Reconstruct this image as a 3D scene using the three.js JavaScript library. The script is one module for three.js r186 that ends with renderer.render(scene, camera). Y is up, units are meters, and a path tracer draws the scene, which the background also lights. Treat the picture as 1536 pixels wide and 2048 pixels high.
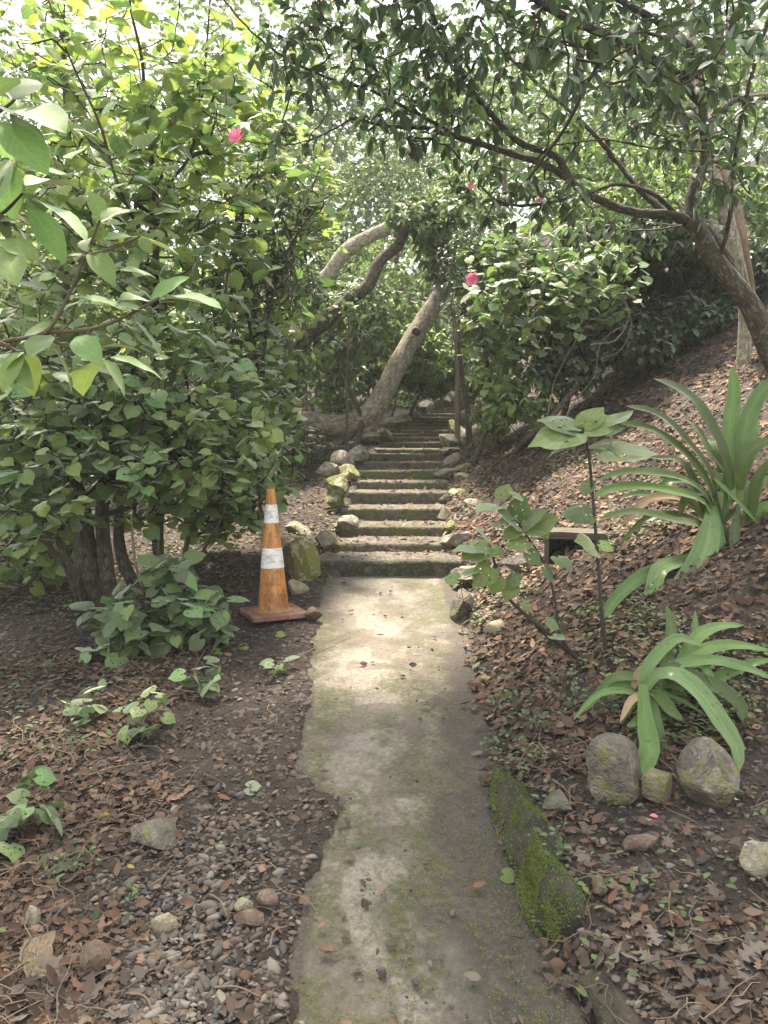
import * as THREE from 'three';
import { mergeGeometries, mergeVertices, toCreasedNormals } from 'three/addons/utils/BufferGeometryUtils.js';

// ───────────── camera, sky, sun, exposure ─────────────
const scene = new THREE.Scene();
const EYE = 1.6, PITCH = 4 * Math.PI / 180, FOCAL = 1539;
const camera = new THREE.PerspectiveCamera(67.27, 768 / 1024, 0.05, 400);
camera.position.set(0, EYE, 0);
camera.rotation.set(-PITCH, 0, 0);
const renderer = new THREE.WebGLRenderer({ antialias: true });
renderer.toneMapping = THREE.LinearToneMapping;
renderer.toneMappingExposure = 4.35;
renderer.shadowMap.enabled = true;
const SUN_DIR = new THREE.Vector3(-0.09, 0.9, -0.34).normalize();
{
  // bright hazy sky: pale blue overhead, white towards the horizon and round the sun
  const W = 256, H = 128, data = new Float32Array(W * H * 4);
  for (let j = 0; j < H; j++) for (let i = 0; i < W; i++) {
    const th = (0.5 - (j + 0.5) / H) * Math.PI * -1, ph = ((i + 0.5) / W - 0.5) * 2 * Math.PI;
    const dir = new THREE.Vector3(Math.cos(th) * Math.cos(ph), Math.sin(th), Math.cos(th) * Math.sin(ph));
    const up = Math.max(0, dir.y), c = Math.max(0, dir.dot(SUN_DIR));
    const glow = 0.55 * Math.pow(c, 6) + 0.5 * Math.pow(c, 30);
    const k = Math.pow(1 - up, 2.2);
    const o = (j * W + i) * 4;
    data[o] = 0.66 + 0.28 * k + glow; data[o + 1] = 0.69 + 0.24 * k + glow * 0.98; data[o + 2] = 0.735 + 0.17 * k + glow * 0.92; data[o + 3] = 1;
  }
  const sky = new THREE.DataTexture(data, W, H, THREE.RGBAFormat, THREE.FloatType);
  sky.mapping = THREE.EquirectangularReflectionMapping; sky.magFilter = THREE.LinearFilter; sky.needsUpdate = true;
  scene.background = sky; scene.environment = sky;
  scene.backgroundIntensity = 0.64; scene.environmentIntensity = 0.64;
}
const sun = new THREE.DirectionalLight(0xfff1dc, 4.9);
sun.position.copy(SUN_DIR).multiplyScalar(40).add(new THREE.Vector3(0, 0, -6));
sun.target.position.set(0, 0, -6);
sun.castShadow = true; sun.shadow.radius = 12; sun.shadow.mapSize.set(4096, 4096);
Object.assign(sun.shadow.camera, { left: -22, right: 22, top: 22, bottom: -22, near: 1, far: 90 });
scene.add(sun, sun.target);

// ───────────── helpers ─────────────
function mulberry(a) { return () => { a = (a + 0x6d2b79f5) | 0; let t = Math.imul(a ^ (a >>> 15), 1 | a); t = (t + Math.imul(t ^ (t >>> 7), 61 | t)) ^ t; return ((t ^ (t >>> 14)) >>> 0) / 4294967296; }; }
let rnd = mulberry(7);
const seed = (n) => { rnd = mulberry(n); };
const rr = (a, b) => a + (b - a) * rnd();
const gauss = () => (rnd() + rnd() + rnd() + rnd() - 2) * 0.866;
const pick = (a) => a[Math.floor(rnd() * a.length)];
const V = (x, y, z) => new THREE.Vector3(x, y, z);
const clamp = (x, a = 0, b = 1) => Math.min(b, Math.max(a, x));
const ss = (a, b, x) => { const t = clamp((x - a) / (b - a)); return t * t * (3 - 2 * t); };
const lerp = (a, b, t) => a + (b - a) * t;
function curve1(table) { return (x) => { if (x <= table[0][0]) return table[0][1]; for (let i = 1; i < table.length; i++) if (x <= table[i][0]) { const [a, b] = table[i - 1], [c, d] = table[i]; return b + (d - b) * (x - a) / (c - a); } return table[table.length - 1][1]; }; }
const hash2 = (i, j, s = 0) => { let h = Math.imul(i, 374761393) ^ Math.imul(j, 668265263) ^ Math.imul(s + 11, 2147483647 & 974634777); h = Math.imul(h ^ (h >>> 13), 1274126177); return ((h ^ (h >>> 16)) >>> 0) / 4294967296; };
function vnoise(x, y, s = 0, per = 0) {
  let i = Math.floor(x), j = Math.floor(y); const fx = x - i, fy = y - j, u = fx * fx * (3 - 2 * fx), v = fy * fy * (3 - 2 * fy);
  const m = per ? (a) => ((a % per) + per) % per : (a) => a;
  const a = hash2(m(i), m(j), s), b = hash2(m(i + 1), m(j), s), c = hash2(m(i), m(j + 1), s), d = hash2(m(i + 1), m(j + 1), s);
  return a + (b - a) * u + (c - a) * v + (a - b - c + d) * u * v;
}
function fbm(x, y, o = 4, s = 0, per = 0) { let a = 0, w = 0.5, t = 0; for (let k = 0; k < o; k++) { a += w * vnoise(x, y, s + k * 17, per); t += w; x *= 2; y *= 2; if (per) per *= 2; w *= 0.5; } return a / t; }
const n3 = (p, f, s) => (fbm(p.x * f + p.z * f * 0.7, p.y * f + s * 3.1, 3, s) + fbm(p.z * f - p.y * f * 0.6, p.x * f + s * 7.7, 3, s + 50)) / 2;

const names = new Map();
function numbered(name) { const n = names.get(name) || 0; names.set(name, n + 1); return n ? name + '_' + String(n).padStart(3, '0') : name; }
function tag(o, label, category, group, kind) { o.userData.label = label; o.userData.category = category; if (group) o.userData.group = group; if (kind) o.userData.kind = kind; return o; }
function mesh(name, geo, mat, parent) { const m = new THREE.Mesh(geo, mat); m.name = parent ? name : numbered(name); m.castShadow = m.receiveShadow = true; (parent || scene).add(m); return m; }
function thing(name, label, category, at, group) { const g = new THREE.Group(); g.name = numbered(name); g.position.copy(at); scene.add(g); return tag(g, label, category, group); }
function setting(o, kind = 'structure') { o.userData.kind = kind; return o; }

// photograph pixel + distance along the lens axis -> point of the place
function P(px, py, d) {
  const x = (px - 768) / FOCAL * d, yc = -(py - 1024) / FOCAL * d, zc = -d;
  return V(x, EYE + yc * Math.cos(PITCH) + zc * Math.sin(PITCH), zc * Math.cos(PITCH) - yc * Math.sin(PITCH));
}
// and back (only used to choose which pieces are large enough to be parts of their own)
function seen(p) { const y = p.y - EYE, yc = y * Math.cos(PITCH) - p.z * Math.sin(PITCH), zc = y * Math.sin(PITCH) + p.z * Math.cos(PITCH); const d = -zc; return [768 + p.x / d * FOCAL, 1024 - yc / d * FOCAL, d]; }

// ───────────── terrain ─────────────
const STEP_D0 = 5.72, STEP_L = 0.5, NSTEP = 20;
const STEP_PX = [[1120, 632, 915], [1085, 648, 886], [1051, 676, 889], [1015, 692, 884], [983, 703, 888], [962, 713, 889], [940, 723, 897], [923, 735, 891], [907, 747, 886], [896, 757, 884], [883, 766, 889], [873, 776, 889], [866, 785, 892], [859, 793, 896], [853, 801, 898], [846, 811, 901], [840, 823, 904], [833, 836, 907], [826, 852, 910], [820, 868, 914]];
const STEPS = STEP_PX.map(([y, x0, x1], i) => { const d = STEP_D0 + STEP_L * i, a = P(x0, y, d), b = P(x1, y, d); return { d, z: a.z, x0: a.x, x1: b.x, top: a.y }; });
const profTable = [[-6, -0.75], [0, 0], [2, 0.25], [4, 0.5], [-STEPS[0].z - 0.02, 0.712]];
for (const s of STEPS) profTable.push([-s.z + 0.25, s.top]);
profTable.push([18, 3.2], [24, 5.2], [40, 11], [90, 22]);
const prof = curve1(profTable);
const pathL = curve1([[-4, -0.3], [1.5, -0.25], [1.8, -0.235], [2.07, -0.245], [2.3, -0.235], [2.5, -0.205], [2.7, -0.165], [2.77, -0.155], [2.81, -0.25], [3.0, -0.34], [3.25, -0.365], [3.6, -0.35], [4.0, -0.385], [4.6, -0.42], [5.2, -0.44], [5.8, -0.44], [9, -0.45]]);
const pathR = curve1([[-4, 0.5], [1.79, 0.47], [2.2, 0.42], [2.64, 0.41], [3.2, 0.43], [4.2, 0.46], [5.0, 0.5], [5.8, 0.52], [9, 0.5]]);
const stairC = curve1(STEPS.map((s) => [-s.z, (s.x0 + s.x1) / 2])), stairW = curve1(STEPS.map((s) => [-s.z, (s.x1 - s.x0) / 2]));
const walkR = (d) => d < 5.7 ? pathR(d) : stairC(d) + stairW(d);
const walkL = (d) => d < 5.7 ? pathL(d) : stairC(d) - stairW(d);
function rough(x, d) { return 0.05 * (fbm(x * 1.7 + 9, d * 1.7, 4, 3) - 0.5) + 0.02 * (fbm(x * 9, d * 9, 3, 5) - 0.5); }
function groundY(x, z) {
  const d = -z, base = prof(d), R = walkR(d), L = walkL(d);
  let y = base;
  const r = x - R - 0.04;                                   // bank on the uphill side
  if (r > 0) {
    const s = lerp(0.06, 0.55, ss(2.55, 3.5, d)) * lerp(1, 0.85, ss(9, 16, d));
    y += s * (Math.sqrt(r * r + 0.01) - 0.1) * (1 - 0.3 * ss(4, 12, r)) + 0.02 * ss(0, 0.1, r);
    
  }
  y += 0.055 * ss(0.44, 0.6, x) * ss(0.6, 1.3, d) * ss(3.2, 2.8, d);
  const l = L - x;
  if (l > 0) y += -0.015 * ss(0, 0.3, l) - 0.07 * ss(0.8, 3.5, l) * ss(6, 4, d) + 0.06 * ss(0.1, 1.0, l) * ss(5.8, 7, d) * ss(9, 7.5, d) - 0.13 * ss(0.2, 0.8, l) * ss(7.8, 9, d) + 0.05 * Math.max(0, l - 2.5) * ss(6, 12, d);
  const off = Math.max(r, l);
  const ragged = off + (d < 5.65 ? 0.07 * (fbm(x * 5 + 3, d * 5, 3, 7) - 0.5) + 0.05 * (fbm(x * 22, d * 22, 2, 8) - 0.5) : 0);
  if (off > 0) y += rough(x, d) * ss(-0.02, 0.35, off) * (1 + 0.6 * ss(1, 4, off));
  if (d < 5.65) y += 0.014 * ss(-0.02, 0.03, ragged);
  y -= 0.05 * ss(0, -0.04, ragged) * (d > 5.6 ? 3.2 : 1);
  return y;
}
function groundN(x, z, e = 0.05) { return V(groundY(x - e, z) - groundY(x + e, z), 2 * e, groundY(x, z - e) - groundY(x, z + e)).normalize(); }
const onGround = (x, z, dy = 0) => V(x, groundY(x, z) + dy, z);
function hit(px, py) { // where the sight line through a photograph pixel meets the ground
  let last = 0.8;
  for (let d = 0.8; d < 60; d += 0.02) { const p = P(px, py, d); if (p.y < groundY(p.x, p.z)) { const q = P(px, py, (d + last) / 2); return V(q.x, groundY(q.x, q.z), q.z); } last = d; }
  return P(px, py, 30);
}

// ───────────── textures ─────────────
const toS = (c) => { c = clamp(c); return 255 * (c <= 0.0031308 ? 12.92 * c : 1.055 * Math.pow(c, 1 / 2.4) - 0.055); };
function tex(w, h, fn, rx = 1, ry = 1, srgb = true) {
  const data = new Uint8Array(w * h * 4);
  for (let j = 0; j < h; j++) for (let i = 0; i < w; i++) {
    const c = fn((i + 0.5) / w, (j + 0.5) / h), o = (j * w + i) * 4;
    if (srgb) { data[o] = toS(c[0]); data[o + 1] = toS(c[1]); data[o + 2] = toS(c[2]); } else data[o] = data[o + 1] = data[o + 2] = 255 * clamp(c);
    data[o + 3] = 255;
  }
  const t = new THREE.DataTexture(data, w, h); t.wrapS = t.wrapT = THREE.RepeatWrapping; t.magFilter = THREE.LinearFilter; t.minFilter = THREE.LinearMipmapLinearFilter; t.generateMipmaps = true;
  if (srgb) t.colorSpace = THREE.SRGBColorSpace; t.repeat.set(rx, ry); t.needsUpdate = true; return t;
}
const mixc = (a, b, t) => [a[0] + (b[0] - a[0]) * t, a[1] + (b[1] - a[1]) * t, a[2] + (b[2] - a[2]) * t];
const mulc = (a, k) => [a[0] * k, a[1] * k, a[2] * k];
const tn = (u, v, f, o = 3, s = 0) => fbm(u * f, v * f, o, s, f);

const soilFn = (u, v) => {
  const big = tn(u, v, 6, 4, 1), mid = tn(u, v, 34, 3, 2), fine = tn(u, v, 150, 2, 3);
  let c = mixc([0.011, 0.0075, 0.0055], [0.038, 0.026, 0.019], clamp(0.9 * mid + 0.7 * (big - 0.5)));
  c = mulc(c, 0.55 + 0.9 * fine);
  const crumb = ss(0.66, 0.72, tn(u, v, 90, 2, 8)); c = mixc(c, [0.11, 0.085, 0.068], crumb * 0.6);
  return c;
};
const soilTex = tex(1024, 1024, soilFn), soilBump = tex(1024, 1024, (u, v) => 0.5 * tn(u, v, 40, 4, 2) + 0.5 * tn(u, v, 150, 2, 3), 1, 1, false);
const M = {};
const std = (o) => new THREE.MeshStandardMaterial({ roughness: 0.9, side: THREE.DoubleSide, ...o });
const col = (r, g, b) => new THREE.Color().setRGB(r, g, b);
M.soil = std({ map: soilTex, bumpMap: soilBump, bumpScale: 0.02, roughness: 0.95 });

// path concrete: uv is plan position (u over 1.6 m across, v over 8 m along)
const paleX = curve1([[1.2, 0.03], [1.8, 0.0], [2.0, -0.03], [2.2, -0.085], [2.3, -0.05], [2.4, 0.03], [2.5, 0.06]]);
const pathFn = (u, v) => {
  const x = (u - 0.5) * 1.28, d = 1.2 + v * 4.7;
  const L = pathL(d), R = pathR(d), e1 = x - L, e2 = R - x;
  const fine = fbm(x * 190, d * 190, 2, 21), grit = fbm(x * 75, d * 75, 3, 22), mid = fbm(x * 11, d * 11, 4, 23), big = fbm(x * 2.6, d * 2.0, 4, 24);
  let c = mixc([0.085, 0.073, 0.057], [0.165, 0.145, 0.116], clamp(0.5 + 1.6 * (mid - 0.5) + 1.1 * (big - 0.5)));
  const pale = d < 2.75 ? Math.exp(-Math.pow((x - paleX(d) + 0.05 * (fbm(x * 7, d * 7, 3, 26) - 0.5)) / 0.085, 2)) * ss(2.56, 2.4, d) : 0.75 * Math.exp(-Math.pow((x + 0.07) / 0.22, 2)) * ss(2.7, 3.0, d);
  const paler = ss(0.36, 0.74, 0.72 * pale + 0.9 * (fbm(x * 6 + 4, d * 5 + 1, 5, 25) - 0.3));
  c = mixc(c, [0.225, 0.202, 0.168], 0.5 * paler);  // paler streak close by, paler middle further on, with ragged edges
  c = mulc(c, 0.40 + 0.75 * grit + 0.45 * fine); c = mixc(c, [0.075, 0.06, 0.046], 0.55 * ss(0.5, 0.62, fbm(x * 8 + 11, d * 6, 5, 27)));
  // moss: grainy colonies towards the edges and in hollows
  const edge = Math.max(Math.exp(-Math.pow(e1 / 0.12, 2)), 0.55 * Math.exp(-Math.pow((e2 - 0.17) / 0.14, 2)));
  const near = ss(3.0, 2.3, d);
  let m = fbm(x * 5 + 2, d * 4.2 + 7, 4, 31) + 0.22 * edge + 0.16 * near * (1 - pale) - 0.2 * paler - 0.10 * ss(3.6, 4.2, d) * ss(5.2, 4.6, d);
  m += 0.25 * Math.exp(-Math.pow(e2 / 0.09, 2)) * ss(4.5, 5.0, d);
  let mm = ss(0.47, 0.66, m) * (0.25 + 0.75 * ss(0.34, 0.56, fbm(x * 60, d * 60, 3, 33)));
  const mossC = mixc([0.030, 0.031, 0.013], [0.088, 0.092, 0.030], fbm(x * 26, d * 26, 3, 35) * 0.7 + 0.5 * (fine - 0.3));
  c = mixc(c, mossC, 0.66 * mm);
  // soil washed over the slab along its uphill edge and the broken edge
  const wash = ss(0.40, 0.62, 0.75 * Math.exp(-Math.pow(e2 / (0.10 + 0.13 * ss(4.4, 3.4, d) + 0.05 * big), 2)) + 0.5 * Math.exp(-Math.pow(e1 / 0.04, 2)) + 0.22 * near * (1 - pale) + 0.55 * (fbm(x * 9 + 3, d * 7, 4, 37) - 0.38));
  c = mixc(c, mixc([0.026, 0.020, 0.017], [0.078, 0.062, 0.054], grit), 0.9 * wash * (0.4 + 0.6 * ss(0.3, 0.5, grit)));
  // hairline cracks
  const cr = Math.abs(fbm(x * 3 + 1, d * 3, 4, 41) - 0.5); c = mulc(c, 1 - 0.45 * ss(0.006, 0.001, cr) * ss(0.5, 0.6, vnoise(x * 2, d * 2, 43)));
  return c;
};
M.path = std({ map: tex(700, 2048, pathFn), bumpMap: tex(512, 2048, (u, v) => 0.6 * fbm(u * 1.28 * 120, v * 4.7 * 120, 3, 22) + 0.4 * fbm(u * 1.28 * 30, v * 4.7 * 30, 3, 29), 1, 1, false), bumpScale: 0.016 });

function stoneTex(a, b, lichen, moss, s) {
  return tex(256, 256, (u, v) => {
    let c = mixc(a, b, clamp(0.5 + 1.7 * (tn(u, v, 5, 5, s) - 0.5))); c = mulc(c, 0.7 + 0.6 * tn(u, v, 60, 2, s + 3));
    c = mixc(c, [0.5, 0.49, 0.42], lichen * ss(0.56, 0.66, tn(u, v, 7, 4, s + 5)) * 0.7);
    return mixc(c, mixc([0.05, 0.06, 0.015], [0.20, 0.20, 0.05], tn(u, v, 70, 2, s + 9)), ss(0.62 - 0.3 * moss, 0.72 - 0.3 * moss, tn(u, v, 5, 4, s + 7)) * Math.min(1, moss * 2));
  }, 2, 2);
}
const stoneBump = tex(256, 256, (u, v) => 0.6 * tn(u, v, 8, 5, 60) + 0.4 * tn(u, v, 40, 3, 61), 2, 2, false);
M.stonePale = std({ map: stoneTex([0.13, 0.11, 0.083], [0.29, 0.255, 0.205], 0.5, 0.2, 70), bumpMap: stoneBump, bumpScale: 0.02 });
M.stoneMoss = std({ map: stoneTex([0.14, 0.12, 0.085], [0.31, 0.27, 0.2], 0.5, 0.62, 74), bumpMap: stoneBump, bumpScale: 0.02 });
M.stoneGrey = std({ map: stoneTex([0.055, 0.046, 0.036], [0.15, 0.128, 0.10], 0.2, 0.28, 78), bumpMap: stoneBump, bumpScale: 0.02 });
M.stoneRed = std({ map: stoneTex([0.065, 0.043, 0.032], [0.165, 0.112, 0.082], 0.15, 0.05, 82), bumpMap: stoneBump, bumpScale: 0.012 });
M.stoneDark = std({ map: stoneTex([0.04, 0.036, 0.032], [0.11, 0.095, 0.08], 0.1, 0.1, 86), bumpMap: stoneBump, bumpScale: 0.015 });
M.stoneCream = std({ map: stoneTex([0.17, 0.14, 0.09], [0.31, 0.275, 0.2], 0.1, 0.05, 90), bumpMap: stoneBump, bumpScale: 0.01 });
function stepTex(moss, dark, s, algaeShade) {  // first step: near-black algae film, riser shade partly put into its colour
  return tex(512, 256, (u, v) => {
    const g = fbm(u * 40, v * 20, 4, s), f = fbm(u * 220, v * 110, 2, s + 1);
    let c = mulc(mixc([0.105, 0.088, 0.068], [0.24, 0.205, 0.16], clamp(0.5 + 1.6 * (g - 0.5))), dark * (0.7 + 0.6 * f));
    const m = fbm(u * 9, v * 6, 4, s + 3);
    return mixc(c, mixc(algaeShade ? [0.007, 0.009, 0.005] : [0.026, 0.036, 0.010], algaeShade ? [0.036, 0.042, 0.018] : [0.115, 0.135, 0.03], fbm(u * 120, v * 60, 3, s + 5)), 0.9 * ss(0.62 - moss * 0.3, 0.76 - moss * 0.3, m) * (0.4 + 0.6 * ss(0.35, 0.5, fbm(u * 60, v * 40, 3, s + 6))));
  });
}
const stepBump = tex(512, 256, (u, v) => fbm(u * 60, v * 30, 4, 95), 1, 1, false);
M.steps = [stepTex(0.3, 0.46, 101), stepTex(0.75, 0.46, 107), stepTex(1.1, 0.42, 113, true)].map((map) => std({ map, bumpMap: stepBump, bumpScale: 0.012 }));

function barkTex(a, b, s, spots, moss, stretch = 5) {
  return tex(256, 512, (u, v) => {
    const g = fbm(u * 6 * stretch, v * 12, 4, s), w = fbm(u * 6, v * 9, 4, s + 2), f = fbm(u * 90, v * 120, 2, s + 4);
    let c = mulc(mixc(a, b, clamp(0.5 + 1.3 * (g - 0.5) + 0.9 * (w - 0.5))), 0.7 + 0.6 * f);
    c = mixc(c, [0.42, 0.41, 0.35], spots * ss(0.60, 0.66, fbm(u * 14, v * 28, 3, s + 6)));
    return mixc(c, [0.10, 0.105, 0.035], moss * ss(0.5, 0.62, fbm(u * 5, v * 8, 4, s + 8)));
  });
}
const barkBump = tex(256, 512, (u, v) => 0.6 * fbm(u * 34, v * 14, 4, 131) + 0.4 * fbm(u * 70, v * 70, 3, 133), 1, 1, false);
const bark = (map, k = 0.012) => std({ map, bumpMap: barkBump, bumpScale: k, roughness: 0.92 });
M.barkGrey = bark(barkTex([0.025, 0.02, 0.016], [0.08, 0.064, 0.05], 141, 0.2, 0.15), 0.018);
M.barkPale = bark(barkTex([0.13, 0.105, 0.075], [0.33, 0.285, 0.215], 147, 0.6, 0.45, 2), 0.03);
M.barkDark = bark(barkTex([0.028, 0.022, 0.018], [0.085, 0.068, 0.052], 153, 0.15, 0.2));
M.barkRot = bark(barkTex([0.010, 0.008, 0.006], [0.04, 0.032, 0.025], 171, 0, 0.15));
M.barkTan = bark(barkTex([0.10, 0.072, 0.045], [0.24, 0.18, 0.12], 159, 0.15, 0.1), 0.008);
M.barkGreen = bark(barkTex([0.055, 0.05, 0.026], [0.13, 0.115, 0.06], 165, 0.1, 0.2), 0.006);
M.twigDark = std({ color: col(0.045, 0.034, 0.026) });
M.twigBrown = std({ color: col(0.15, 0.105, 0.07) });
M.vine = std({ color: col(0.17, 0.132, 0.09) });

// leaf surfaces: veins and mottling only; u across, v along the blade
function leafTex(base, vein, s, palm) {
  return tex(128, 128, (u, v) => {
    const x = (u - 0.5) * 2, y = v; let c = mulc(base, 0.82 + 0.36 * fbm(u * 9, v * 9, 3, s));
    let k = ss(0.055, 0.015, Math.abs(x));
    if (palm) for (const a of [0.45, 0.95, 1.6]) { const ax = Math.abs(x), yy = (y - 0.2) * 1.6, ln = Math.abs(ax * Math.cos(a) - yy * Math.sin(Math.PI / 2 - a) * 0 - yy * Math.tan(a) * Math.cos(a)); k = Math.max(k, 0.7 * ss(0.06, 0.015, ln) * (yy > -0.3 ? 1 : 0)); }
    else { const t = (y * 9 - Math.abs(x) * 2.6) % 1; k = Math.max(k, 0.45 * ss(0.14, 0.03, Math.abs(t - 0.5))); }
    return mixc(c, vein, 0.55 * k);
  });
}
function strapTex(vein, s) { // parallel ribs, midrib, brown dead tip and a few spots
  return tex(128, 512, (u, v) => {
    let c = mulc([0.8, 0.8, 0.8], 0.62 + 0.42 * fbm(u * 40, v * 2, 3, s) + 0.32 * fbm(u * 5, v * 12, 4, s + 2));
    c = mixc(c, mulc(vein, 0.95), 0.55 * ss(0.07, 0.02, Math.abs(u - 0.5)));
    c = mixc(c, [1.5, 0.85, 0.8], 0.9 * ss(0.93, 0.97, v + 0.09 * (fbm(u * 7, v * 20, 3, s + 4) - 0.5)));
    return mixc(c, [0.7, 0.42, 0.35], 0.75 * ss(0.70, 0.76, fbm(u * 12, v * 34, 3, s + 6)));
  });
}
function leafMats(base, vein, s, { strap = false, through = 0.4, gloss = 0.35, palm = false, n = 5, spread = 0.4, coatR = 0.38 } = {}) {
  const map = strap ? strapTex(vein, s) : leafTex([0.8, 0.8, 0.8], vein, s, palm), r = mulberry(s), out = [];
  for (let k = 0; k < n; k++) {
    const w = 1 + spread * (2 * k / Math.max(1, n - 1) - 1), y = (r() - 0.5) * 0.3;
    out.push(new THREE.MeshPhysicalMaterial({ map, color: col(base[0] * w * (1 + y) * 1.25, base[1] * w * 1.25, base[2] * w * (1 - y) * 1.25), roughness: 0.95, transmission: through, thickness: 0, clearcoat: gloss, clearcoatRoughness: coatR, side: THREE.DoubleSide }));
  }
  return out;
}
const PV = [1.25, 1.25, 0.95];
M.kawa = leafMats([0.118, 0.19, 0.055], PV, 201, { palm: true, gloss: 0.5, through: 0.42 });
M.kawaLime = leafMats([0.20, 0.30, 0.075], PV, 207, { palm: true, gloss: 0.12, through: 0.62 });
M.big = leafMats([0.17, 0.255, 0.06], PV, 213, { gloss: 0.08, through: 0.55, coatR: 0.4 });
M.camellia = leafMats([0.06, 0.098, 0.033], PV, 219, { gloss: 0.35, through: 0.42, coatR: 0.34 });
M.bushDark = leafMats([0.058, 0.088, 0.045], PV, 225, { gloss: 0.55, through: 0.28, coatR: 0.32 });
M.far = leafMats([0.115, 0.175, 0.06], PV, 231, { gloss: 0.5, through: 0.4 });
M.farLime = leafMats([0.16, 0.235, 0.055], PV, 237, { gloss: 0.15, through: 0.5 });
M.weed = leafMats([0.085, 0.14, 0.04], PV, 243, { gloss: 0.2, through: 0.4 });
M.kawa.push(leafMats([0.17, 0.235, 0.06], PV, 202, { palm: true, gloss: 0.3, through: 0.5, n: 1 })[0], leafMats([0.075, 0.115, 0.035], PV, 203, { palm: true, gloss: 0.6, through: 0.3, n: 1 })[0]);
M.litter = [[0.105, 0.076, 0.060], [0.16, 0.12, 0.094], [0.062, 0.044, 0.036], [0.25, 0.195, 0.15]].map((c, i) => leafMats(c, [1.2, 1.15, 1.05], 250 + i, { gloss: 0, through: 0.12, n: 1 })[0]);
M.litterAll = leafMats([0.14, 0.096, 0.073], [1.2, 1.15, 1.05], 256, { gloss: 0, through: 0.12, n: 1 })[0];

// ───────────── geometry helpers ─────────────
function geom(pos, idx, uv) { const g = new THREE.BufferGeometry(); g.setAttribute('position', new THREE.Float32BufferAttribute(pos, 3)); g.setAttribute('uv', new THREE.Float32BufferAttribute(uv, 2)); g.setIndex(idx); g.computeVertexNormals(); return g; }
// tapered tube through points; radii per point; uv in metres (repeat of the bark maps: 0.35 m x 0.7 m)
function tube(pts, radii, seg = 8, { lump = 0, s = 1, cap = true } = {}) {
  const pos = [], uv = [], idx = [], n = pts.length; let nrm = null, len = 0;
  for (let i = 0; i < n; i++) {
    const t = (i === 0 ? pts[1].clone().sub(pts[0]) : i === n - 1 ? pts[n - 1].clone().sub(pts[n - 2]) : pts[i + 1].clone().sub(pts[i - 1])).normalize();
    if (!nrm) nrm = (Math.abs(t.y) < 0.9 ? V(0, 1, 0) : V(1, 0, 0)).cross(t).normalize(); else nrm.sub(t.clone().multiplyScalar(nrm.dot(t))).normalize();
    const b = t.clone().cross(nrm); if (i) len += pts[i].distanceTo(pts[i - 1]);
    for (let k = 0; k <= seg; k++) {
      const a = k / seg * 2 * Math.PI, ca = Math.cos(a), sa = Math.sin(a), r = radii[i] * (lump ? 1 + lump * (fbm(ca * 1.5 + 3 + sa, len * 5 + sa * 1.5, 3, s) - 0.5) * 2 : 1);
      pos.push(pts[i].x + (nrm.x * ca + b.x * sa) * r, pts[i].y + (nrm.y * ca + b.y * sa) * r, pts[i].z + (nrm.z * ca + b.z * sa) * r);
      uv.push(k / seg * Math.max(1, Math.round(radii[0] * 6.283 / 0.35)), len / 0.7);
    }
    if (i) for (let k = 0; k < seg; k++) { const a = (i - 1) * (seg + 1) + k, c = a + seg + 1; idx.push(a, c, a + 1, a + 1, c, c + 1); }
  }
  if (cap) for (const [row, flip] of [[0, 1], [n - 1, 0]]) {
    const c = pos.length / 3; pos.push(pts[row].x, pts[row].y, pts[row].z); uv.push(0.5, row ? len / 0.7 : 0);
    for (let k = 0; k < seg; k++) { const a = row * (seg + 1) + k; flip ? idx.push(c, a, a + 1) : idx.push(c, a + 1, a); }
  }
  return geom(pos, idx, uv);
}
function smooth(pts, n) { return new THREE.CatmullRomCurve3(pts, false, 'centripetal').getPoints(n); }
function limb(pts, r0, r1, { n = 24, seg = 9, lump = 0.12, s = 1, wob = 0 } = {}) {
  const q = smooth(pts, n); if (wob) q.forEach((p, i) => { if (i && i < n) p.add(V(gauss() * wob, gauss() * wob, gauss() * wob)); });
  return tube(q, q.map((_, i) => lerp(r0, r1, Math.pow(i / n, 0.8))), seg, { lump, s });
}
const shift = (g, base) => g.translate(-base.x, -base.y, -base.z);
// blade along +z from the origin, facing +y; half width profile w(t); fold, droop and ripple in units of its length 1
function blade(rows, w, { fold = 0.25, droop = 0.15, curl = 0, ripple = 0, cols = 2, twist = 0 } = {}) {
  const pos = [], uv = [], idx = [], nc = cols * 2;
  for (let i = 0; i <= rows; i++) {
    const t = i / rows, hw = Math.max(0.0015, w(t));
    for (let k = 0; k <= nc; k++) {
      const c = k / cols - 1, x = c * hw, tw = twist * t;
      let y = Math.abs(c) * hw * fold - droop * t * t + ripple * Math.sin(t * 14 + c * 2) * Math.abs(c) + curl * hw * c * c;
      pos.push(x * Math.cos(tw), y + x * Math.sin(tw), t * (1 - 0.3 * droop * t)); uv.push(k / nc, t);
    }
    if (i) for (let k = 0; k < nc; k++) { const a = (i - 1) * (nc + 1) + k, b = a + nc + 1; idx.push(a, b, a + 1, a + 1, b, b + 1); }
  }
  return geom(pos, idx, uv);
}
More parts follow.
